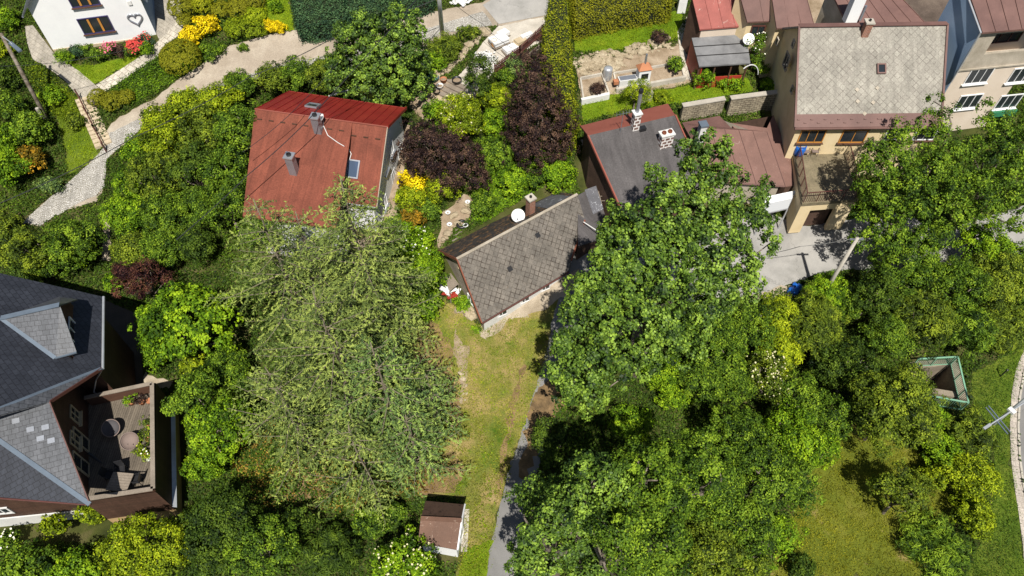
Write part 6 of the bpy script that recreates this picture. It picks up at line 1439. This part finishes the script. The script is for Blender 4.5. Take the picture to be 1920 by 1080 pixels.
# --- around red house / centre top
shrub(440, 158, 24, 'rough green bush along the gravel road above the red roof', 'lf_olive', h=1.6, leaf='small', ry=16)
for i, (px, py, r) in enumerate(((515, 152, 34), (560, 145, 32), (602, 145, 34), (632, 128, 26))):
    shrub(px, py, r, ('leftmost', 'second', 'third', 'rightmost')[i]+' of the bushes lined up behind the red metal roof', 'lf_mid' if i % 2 else 'lf_olive', h=2.4, leaf='small')
lob = [(725, 130, 46, 3.2), (690, 150, 34, 2.8), (760, 145, 36, 2.8), (715, 90, 30, 5.2), (745, 85, 30, 5.2), (690, 100, 28, 4.8), (770, 110, 28, 4.4), (660, 120, 30, 3.8), (655, 75, 20, 6.4), (688, 52, 17, 7.2), (722, 50, 18, 7.4), (752, 55, 17, 7.2), (783, 60, 15, 7.0), (745, 25, 11, 8.6), (782, 35, 9, 8.4), (640, 60, 12, 7.4), (676, 38, 11, 8), (700, 170, 26, 2), (745, 175, 24, 2), (775, 160, 24, 2.2), (640, 150, 24, 2.6)]
tree(722, 110, 80, 'maple with upright shoots behind the red metal roof', 'lf_maple', h=8, leaf='maple', lobes=lob, name='maple_tree', base=(725, 165), clr=.36, vert=1.25)
shrub(830, 95, 36, 'wild grassy shrub right of the maple, below the concrete pole', 'lf_olive', h=1.4, leaf='blade', ry=30); shrub(880, 65, 30, 'tufts of weeds along the boulder row', 'lf_olive', h=.9, leaf='blade', ry=14); shrub(812, 120, 26, 'lush shrub between the maple and the teal basin', 'lf_bright', h=1.4, leaf='small')
tree(897, 160, 17, 'narrow dark conifer by the paved yard', 'lf_dark', h=5, leaf='fine', name='conifer', cat='conifer', ry=26, rf=.55, crownz=.55, zr=2.3, n=14); shrub(930, 195, 34, 'golden green shrub left of the purple beech', 'lf_lime', h=3, leaf='small'); shrub(925, 235, 28, 'green shrub with pale tips left of the beech trunk', 'lf_bright', h=2.4, leaf='small')
tree(865, 225, 42, 'elder with white flower heads right of the red house', 'lf_lime', h=4, leaf='small', name='elder_bush', cat='bush', flower=('fl_cream', .012, .13), ry=40); shrub(820, 215, 26, 'leafy shrub at the lower end of the timber steps', 'lf_bright', h=1.8)
shrub(965, 130, 16, 'small blue green conifer shrub beside the tall hedge', 'lf_spruce', h=2.2, leaf='fine'); shrub(950, 150, 18, 'mixed green shrub below the picket fence', 'lf_mid', h=1.6)
tree(1003, 205, 48, 'tall dark purple beech in front of the tall hedge', 'lf_brown', h=8, leaf='fine', name='purple_beech', ry=80, crownz=.6, zr=3.4, lobes=[(1000, 120, 24, 7.2), (1003, 145, 30, 6.4), (1000, 180, 38, 5.4), (1015, 215, 42, 4.4), (990, 235, 36, 3.6), (1020, 260, 36, 3), (1000, 285, 34, 2.2), (1045, 235, 30, 3.4), (975, 270, 24, 2.4), (1050, 275, 22, 2)], clr=.36, base=(1005, 290))
tree(820, 290, 66, 'brown purple plum tree beside the right wall of the red house', 'lf_brown', h=4.6, leaf='fine', name='plum_tree', ry=44, lobes=[(790, 265, 32, 3.6), (825, 280, 36, 3.6), (865, 295, 30, 3.2), (800, 305, 32, 2.6), (850, 325, 30, 2.2), (880, 320, 26, 2), (775, 290, 26, 2.4), (830, 330, 24, 1.6), (895, 340, 20, 1.4)], clr=.34, base=(835, 320))
shrub(900, 300, 36, 'green shrub above the ivy slope', 'lf_mid', h=2, leaf='small'); shrub(940, 290, 34, 'deep green shrub on the ivy slope', 'lf_mid', h=1.8, leaf='mid'); shrub(1040, 330, 36, 'fresh green shrub at the left wall of the black roofed house', 'lf_bright', h=1.8, leaf='mid'); shrub(960, 340, 34, 'light green shrub behind the brick chimney', 'lf_bright', h=1.5, leaf='mid'); shrub(905, 385, 28, 'low green shrub at the upper edge of the cottage bed', 'lf_mid', h=1, leaf='small'); shrub(1000, 330, 30, 'leafy shrub in the middle of the ivy slope', 'lf_mid', h=1.3, leaf='mid')
shrub(775, 350, 30, 'yellow leaved shrub right of the red house wall', 'lf_yellow', h=1.8, leaf='small', tight=.2); shrub(770, 375, 32, 'yellow green shrub in the bed right of the red house', 'lf_lime', h=1.8, leaf='small'); shrub(830, 355, 34, 'green rounded shrub under the plum tree', 'lf_lime', h=1.8, leaf='small'); shrub(772, 412, 26, 'orange red tinted shrub near the lower corner of the red house', 'lf_orange', h=1.6, leaf='small'); shrub(745, 430, 26, 'green shrub below the downpipe of the red house', 'lf_mid', h=1.6, leaf='small'); shrub(805, 395, 24, 'small shrub left of the white pots', 'lf_mid', h=1.3, leaf='small')
VG = ((770, 470, 44, 'climbing vine with white blooms above the cottage gable'), (735, 480, 34, 'bright vine foliage right of the larch tips'), (790, 520, 46, 'thick bright vine left of the cottage gable'), (745, 540, 36, 'bright vine half under the larch branches'), (795, 570, 38, 'lower end of the bright vine near the open lawn'))
for i, (px, py, r, lb_) in enumerate(VG): shrub(px, py, r, lb_, 'lf_bright', h=2.6, leaf='mid', flower=('fl_white', .01, .13) if i == 0 else None)
shrub(868, 572, 16, 'small leafy plant at the cottage gable foot', 'lf_bright', h=.7); shrub(893, 620, 10, 'weed at the front left corner of the cottage', 'lf_bright', h=.4, leaf='tiny')
# --- larches
CF = dict(size=.23, asp=.28, droop=.12)
conifer(638, 334, 17.5, 5.4, 'tallest larch, its tip in front of the terracotta roof', nb=84, seed=1, dens=1.25, **CF)
conifer(552, 398, 12, 4.0, 'slim larch in front of the lower eave of the terracotta roof', nb=44, seed=12, **CF)
conifer(474, 372, 14, 5.2, 'larch on the left with wide drooping branches', nb=50, seed=2, **CF)
conifer(585, 545, 16, 6.0, 'middle larch with pale bare limbs', nb=50, seed=3, **CF)
conifer(500, 690, 11, 4.8, 'low larch above the brown leaf litter', nb=40, seed=4, **CF)
conifer(695, 640, 13, 4.5, 'greener larch leaning over the dry lawn', 'lf_spruce', nb=44, seed=5, **CF)
conifer(650, 800, 9.5, 3.9, 'short larch near the shed', nb=28, seed=6, **CF)
conifer(760, 780, 8, 3.6, 'low green larch at the lawn edge above the shed', 'lf_spruce', nb=36, seed=8, **CF)
conifer(800, 700, 6.5, 2.5, 'blue green spruce at the edge of the dry lawn', 'lf_spruce', 'spruce_tree', nb=34, seed=7, **CF)
# --- big maple on the right
mp = [(1105, 690, 40, 8.5), (1060, 660, 30, 9), (1085, 600, 36, 10.5), (1068, 720, 34, 6.5), (1110, 750, 34, 5.6), (1090, 560, 28, 11.6), (1140, 640, 40, 10.5), (1130, 580, 38, 12), (1150, 520, 38, 13), (1110, 540, 30, 12), (1195, 600, 42, 11.5), (1185, 540, 40, 13), (1170, 470, 38, 13.8), (1215, 490, 38, 14), (1205, 430, 34, 14.6), (1230, 560, 38, 12.5), (1245, 430, 36, 15), (1240, 380, 28, 15.4),
      (1160, 420, 28, 13.6), (1140, 460, 30, 12.8), (1250, 620, 38, 11), (1260, 500, 38, 13.6), (1275, 350, 26, 15.8), (1285, 420, 34, 15), (1310, 310, 26, 16), (1330, 350, 28, 15.8), (1320, 390, 32, 15.2), (1305, 470, 36, 14), (1330, 440, 34, 14.2), (1350, 300, 22, 15.6), (1365, 350, 26, 15), (1360, 410, 32, 14.4), (1295, 540, 38, 12.5), (1340, 500, 36, 13), (1375, 460, 32, 13), (1400, 400, 26, 13.4), (1390, 510, 30, 12),
      (1430, 430, 20, 12), (1445, 455, 17, 11.5), (1425, 380, 16, 12.5), (1440, 350, 12, 12.5), (1345, 560, 36, 11), (1400, 545, 26, 10.5), (1310, 600, 36, 10), (1210, 670, 36, 9), (1280, 660, 30, 8.5), (1040, 700, 20, 8), (1165, 690, 26, 8), (1225, 340, 20, 15), (1125, 500, 26, 12.4), (1290, 280, 18, 16), (1325, 270, 16, 16), (1360, 275, 14, 15.8)]
tree(1220, 500, 150, 'huge maple rising over the lane between the cottage and the driveway', 'lf_maple', h=15, leaf='maple', lobes=mp, name='maple_tree', base=(1190, 705), clr=.38, vert=2.0, inner=.05, dens=1.0, tight=.22, lobek=.72)
# --- right hand side
RT = ((1330, 650, 62, 'lf_mid', 5, 'small', 'dense green tree below the maple on its right'), (1405, 620, 46, 'lf_mid', 4.2, 'small', 'green bush at the lower edge of the driveway'), (1450, 605, 44, 'lf_lime', 3.4, 'spray', 'feathery yellow green bush under the driveway edge'), (1520, 620, 58, 'lf_olive', 3.8, 'spray', 'feathery olive bush right of the yellow green one'), (1455, 660, 44, 'lf_lime', 3, 'spray', 'feathery lime bush above the white flowering elder'),
      (1545, 555, 40, 'lf_bright', 3, 'spray', 'round bush beside the blue sacks'), (1590, 575, 36, 'lf_mid', 3, 'fine', 'green bush hiding the foot of the concrete pole'), (1240, 700, 40, 'lf_bright', 3, 'fine', 'bright lime shrub in the gap below the maple'), (1262, 742, 36, 'lf_bright', 1.6, 'fine', 'low lime ground shrub at the foot of the maple'), (1310, 720, 44, 'lf_mid', 3.6, 'small', 'leafy bush right of the lime shrub'), (1375, 720, 44, 'lf_mid', 3.6, 'small', 'mid green bush left of the flowering elder'),
      (1490, 745, 46, 'lf_mid', 4, 'small', 'green bush right of the flowering elder'), (1555, 700, 42, 'lf_dark', 3.6, 'small', 'dark bush in the middle of the right thicket'), (1700, 510, 62, 'lf_mid', 5, 'small', 'green tree in the middle of the upper right thicket'), (1640, 560, 50, 'lf_dark', 4.4, 'small', 'shaded tree left in the upper right thicket'), (1780, 540, 58, 'lf_mid', 4.6, 'small', 'tree above the green railing'), (1860, 530, 58, 'lf_olive', 4.6, 'small', 'olive tree at the right edge'),
      (1720, 600, 58, 'lf_olive', 4, 'spray', 'olive feathery bush left of the green railing'), (1660, 640, 44, 'lf_mid', 3.6, 'fine', 'green bush beside the dark gap in the thicket'), (1800, 620, 54, 'lf_mid', 3.4, 'spray', 'wide bush right above the green railing'), (1870, 620, 52, 'lf_olive', 3, 'spray', 'olive bush near the curved pavement'), (1910, 560, 38, 'lf_mid', 3.4, 'small', 'bush cut by the right edge above the pavement'),
      (1845, 470, 50, 'lf_bright', 4, 'small', 'bright tree near the far right road'), (1900, 500, 34, 'lf_mid', 4, 'small', 'green tree at the right edge by the road'))
for px, py, r, m_, h_, lf_, lb_ in RT: (tree if h_ >= 4 else shrub)(px, py, r, lb_, m_, h=h_, leaf=lf_)
tree(1437, 712, 46, 'elder bush full of cream flower heads in the right thicket', 'lf_olive', h=3.6, leaf='small', name='elder_bush', cat='bush', flower=('fl_cream', .035, .12), ry=46)
tree(1600, 700, 42, 'dark tree left of the concrete shaft', 'lf_dark', h=4.6, leaf='small', ry=48)
tree(1665, 770, 78, 'leafy tree overhanging the left side of the concrete shaft', 'lf_olive', h=6, leaf='small', ry=72, dens=1.1)
tree(1690, 735, 34, 'small tree right against the shaft opening', 'lf_olive', h=5, leaf='small', ry=36)
tree(1690, 930, 44, 'small tree standing alone on the yellow meadow', 'lf_olive', h=4.6, leaf='small', ry=46)
shrub(1748, 900, 26, 'yellow green shrub right of the meadow tree', 'lf_lime', h=2, leaf='small'); shrub(1815, 815, 46, 'feathery olive shrub below the green railing', 'lf_olive', h=2.4, leaf='spray', ry=42); shrub(1810, 900, 50, 'bright yellow green shrub beside the verge', 'lf_lime', h=2.8, leaf='small', ry=50); shrub(1825, 975, 36, 'lower yellow green shrub beside the verge', 'lf_lime', h=2.2, leaf='small', ry=44); shrub(1760, 850, 34, 'shrub between the shaft and the yellow green shrubs', 'lf_bright', h=2.4, leaf='small'); shrub(1750, 1030, 60, 'dark spiky broom covering the bottom edge of the meadow', 'lf_mid', h=1.2, leaf='blade', ry=56, inner=.5); shrub(1740, 790, 34, 'green shrub below the shaft wall', 'lf_bright', h=2, leaf='small')
# --- upper right trees by the terrace and driveway
up = [(1640, 330, 30, 8), (1680, 300, 34, 8.6), (1650, 380, 34, 7), (1700, 350, 36, 8), (1740, 310, 30, 9), (1640, 290, 24, 8.6), (1690, 255, 22, 9.6), (1760, 260, 22, 10), (1735, 230, 16, 10), (1785, 300, 26, 9), (1760, 360, 32, 8), (1720, 400, 32, 6.8), (1670, 420, 30, 6), (1625, 350, 20, 7.4), (1800, 350, 28, 8), (1790, 400, 30, 6.8), (1660, 460, 28, 4.8), (1610, 410, 20, 5.6), (1620, 450, 22, 5), (1720, 455, 26, 5), (1765, 440, 24, 5.4), (1775, 215, 13, 10.4), (1750, 190, 10, 10.6)]
tree(1700, 350, 100, 'spreading tree in front of the beige house and terrace', 'lf_mid', h=10, leaf='mid', lobes=up, base=(1660, 520), clr=.4, inner=.05, dens=.9, lobek=.82, vert=1.4, tight=.2, name='broadleaf_tree')
up = [(1850, 300, 34, 9), (1890, 330, 34, 9), (1830, 350, 28, 8.6), (1870, 270, 26, 9.6), (1910, 280, 28, 9.6), (1840, 240, 18, 10), (1880, 230, 14, 10), (1915, 230, 16, 10), (1850, 390, 30, 7.6), (1890, 385, 28, 7.6), (1820, 410, 22, 6.6), (1845, 205, 10, 10.6), (1815, 290, 20, 9), (1930, 340, 30, 9), (1900, 425, 16, 6)]
tree(1870, 320, 70, 'spreading tree in front of the tall corner house', 'lf_mid', h=10, leaf='mid', lobes=up, base=(1800, 510), clr=.4, inner=.05, dens=.9, lobek=.82, vert=1.4, tight=.2)
# --- lower right mass
LR = ((1030, 835, 36, 3.5, 'lf_dark', 'shaded tree leaning over the lane'), (1010, 945, 34, 10, 'lf_maple', 'small leafy tree at the lane edge in shade'), (1105, 925, 64, 15, 'lf_maple', 'left tree of the lower wood, beside the lane'), (1045, 995, 62, 14, 'lf_maple', 'tree at the lane corner of the lower wood'), (1002, 1045, 46, 8, 'lf_maple', 'tree at the bottom edge next to the lane'), (1150, 1010, 64, 14, 'lf_mid', 'full crowned tree in the lower wood, left of centre'), (1100, 1060, 60, 7, 'lf_maple', 'tree cut by the bottom edge, left in the lower wood'),
      (1200, 915, 66, 15, 'lf_mid', 'tree in the upper middle of the lower wood'), (1240, 995, 66, 13, 'lf_mid', 'central tree of the lower wood'), (1210, 1060, 62, 7.4, 'lf_mid', 'tree cut by the bottom edge in the middle of the lower wood'), (1290, 885, 60, 13, 'lf_mid', 'tree below the maple foot'), (1330, 940, 66, 7.5, 'lf_mid', 'yellowish crowned tree right of the central tree'), (1310, 1040, 64, 7.4, 'lf_olive', 'olive tree at the bottom edge of the lower wood'),
      (1380, 830, 60, 6.4, 'lf_mid', 'tree under the flowering elder'), (1420, 900, 60, 6.4, 'lf_mid', 'tree at the right side of the lower wood'), (1385, 1000, 60, 6.4, 'lf_mid', 'lower tree at the meadow side of the wood'), (1480, 820, 56, 5.6, 'lf_bright', 'bright tree at the upper right of the lower wood'), (1478, 915, 46, 5.2, 'lf_mid', 'tree bordering the yellow meadow'), (1445, 1015, 40, 4.4, 'lf_bright', 'bright bush bordering the meadow near the bottom'), (1535, 845, 30, 3.6, 'lf_bright', 'bush at the upper corner of the meadow'),
      (1380, 1070, 50, 5.6, 'lf_olive', 'olive bush at the bottom edge near the meadow'), (1180, 800, 34, 3, 'lf_bright', 'lime coloured shrub tree in the gap above the lower wood'), (1540, 780, 44, 4.2, 'lf_mid', 'green tree above the meadow corner'))
for px, py, r, h_, m_, lb_ in LR: tree(px, py, r, lb_, m_, h=h_, leaf='small' if m_ != 'lf_maple' else 'mid', crownz=.62 if h_ < 10 else .76)
shrub(1500, 1070, 30, 'shaded brown green bush at the bottom edge of the meadow', 'lf_dark', h=1.8)

# --- terraced garden plants
tree(1192, 178, 17, 'round flowering shrub behind the chimney pipe', 'lf_lime', h=2.2, leaf='tiny', name='round_shrub', cat='shrub', ry=18, rf=.45); shrub(1265, 124, 14, 'dark leafed shrub at the right end of the barbecue bed', 'lf_mid', h=1.2, leaf='mid'); shrub(1120, 168, 12, 'brownish plant in the concrete framed bed', 'lf_brown', h=.7, leaf='tiny')
shrub(1237, 72, 14, 'dark spiky shrub on the edge of the sloping lawn', 'lf_brown', h=.9, leaf='blade'); shrub(1318, 148, 22, 'climbing plant at the left post of the veranda', 'lf_bright', h=1.6, leaf='small'); shrub(1370, 160, 34, 'row of green plants in front of the veranda', 'lf_bright', h=.8, leaf='small', ry=12); shrub(1425, 120, 22, 'leafy plants between the veranda and the beige house', 'lf_mid', h=1.2, ry=34); shrub(1440, 165, 18, 'plants in the corner by the wall of the beige house', 'lf_bright', h=1, ry=24)
shrub(1240, 185, 14, 'small yellow green plant by the short grey wall', 'lf_lime', h=.7, leaf='tiny'); shrub(1210, 66, 18, 'low weeds at the lawn edge above the rubble', 'lf_olive', h=.5, leaf='fine', ry=8) if False else None
tree(1415, 90, 18, 'small white flowering tree right of the veranda roof', 'lf_mid', h=3, leaf='fine', ry=22, rf=.5, flower=('fl_white', .03, .12))
print('LEAVES', NL[0])
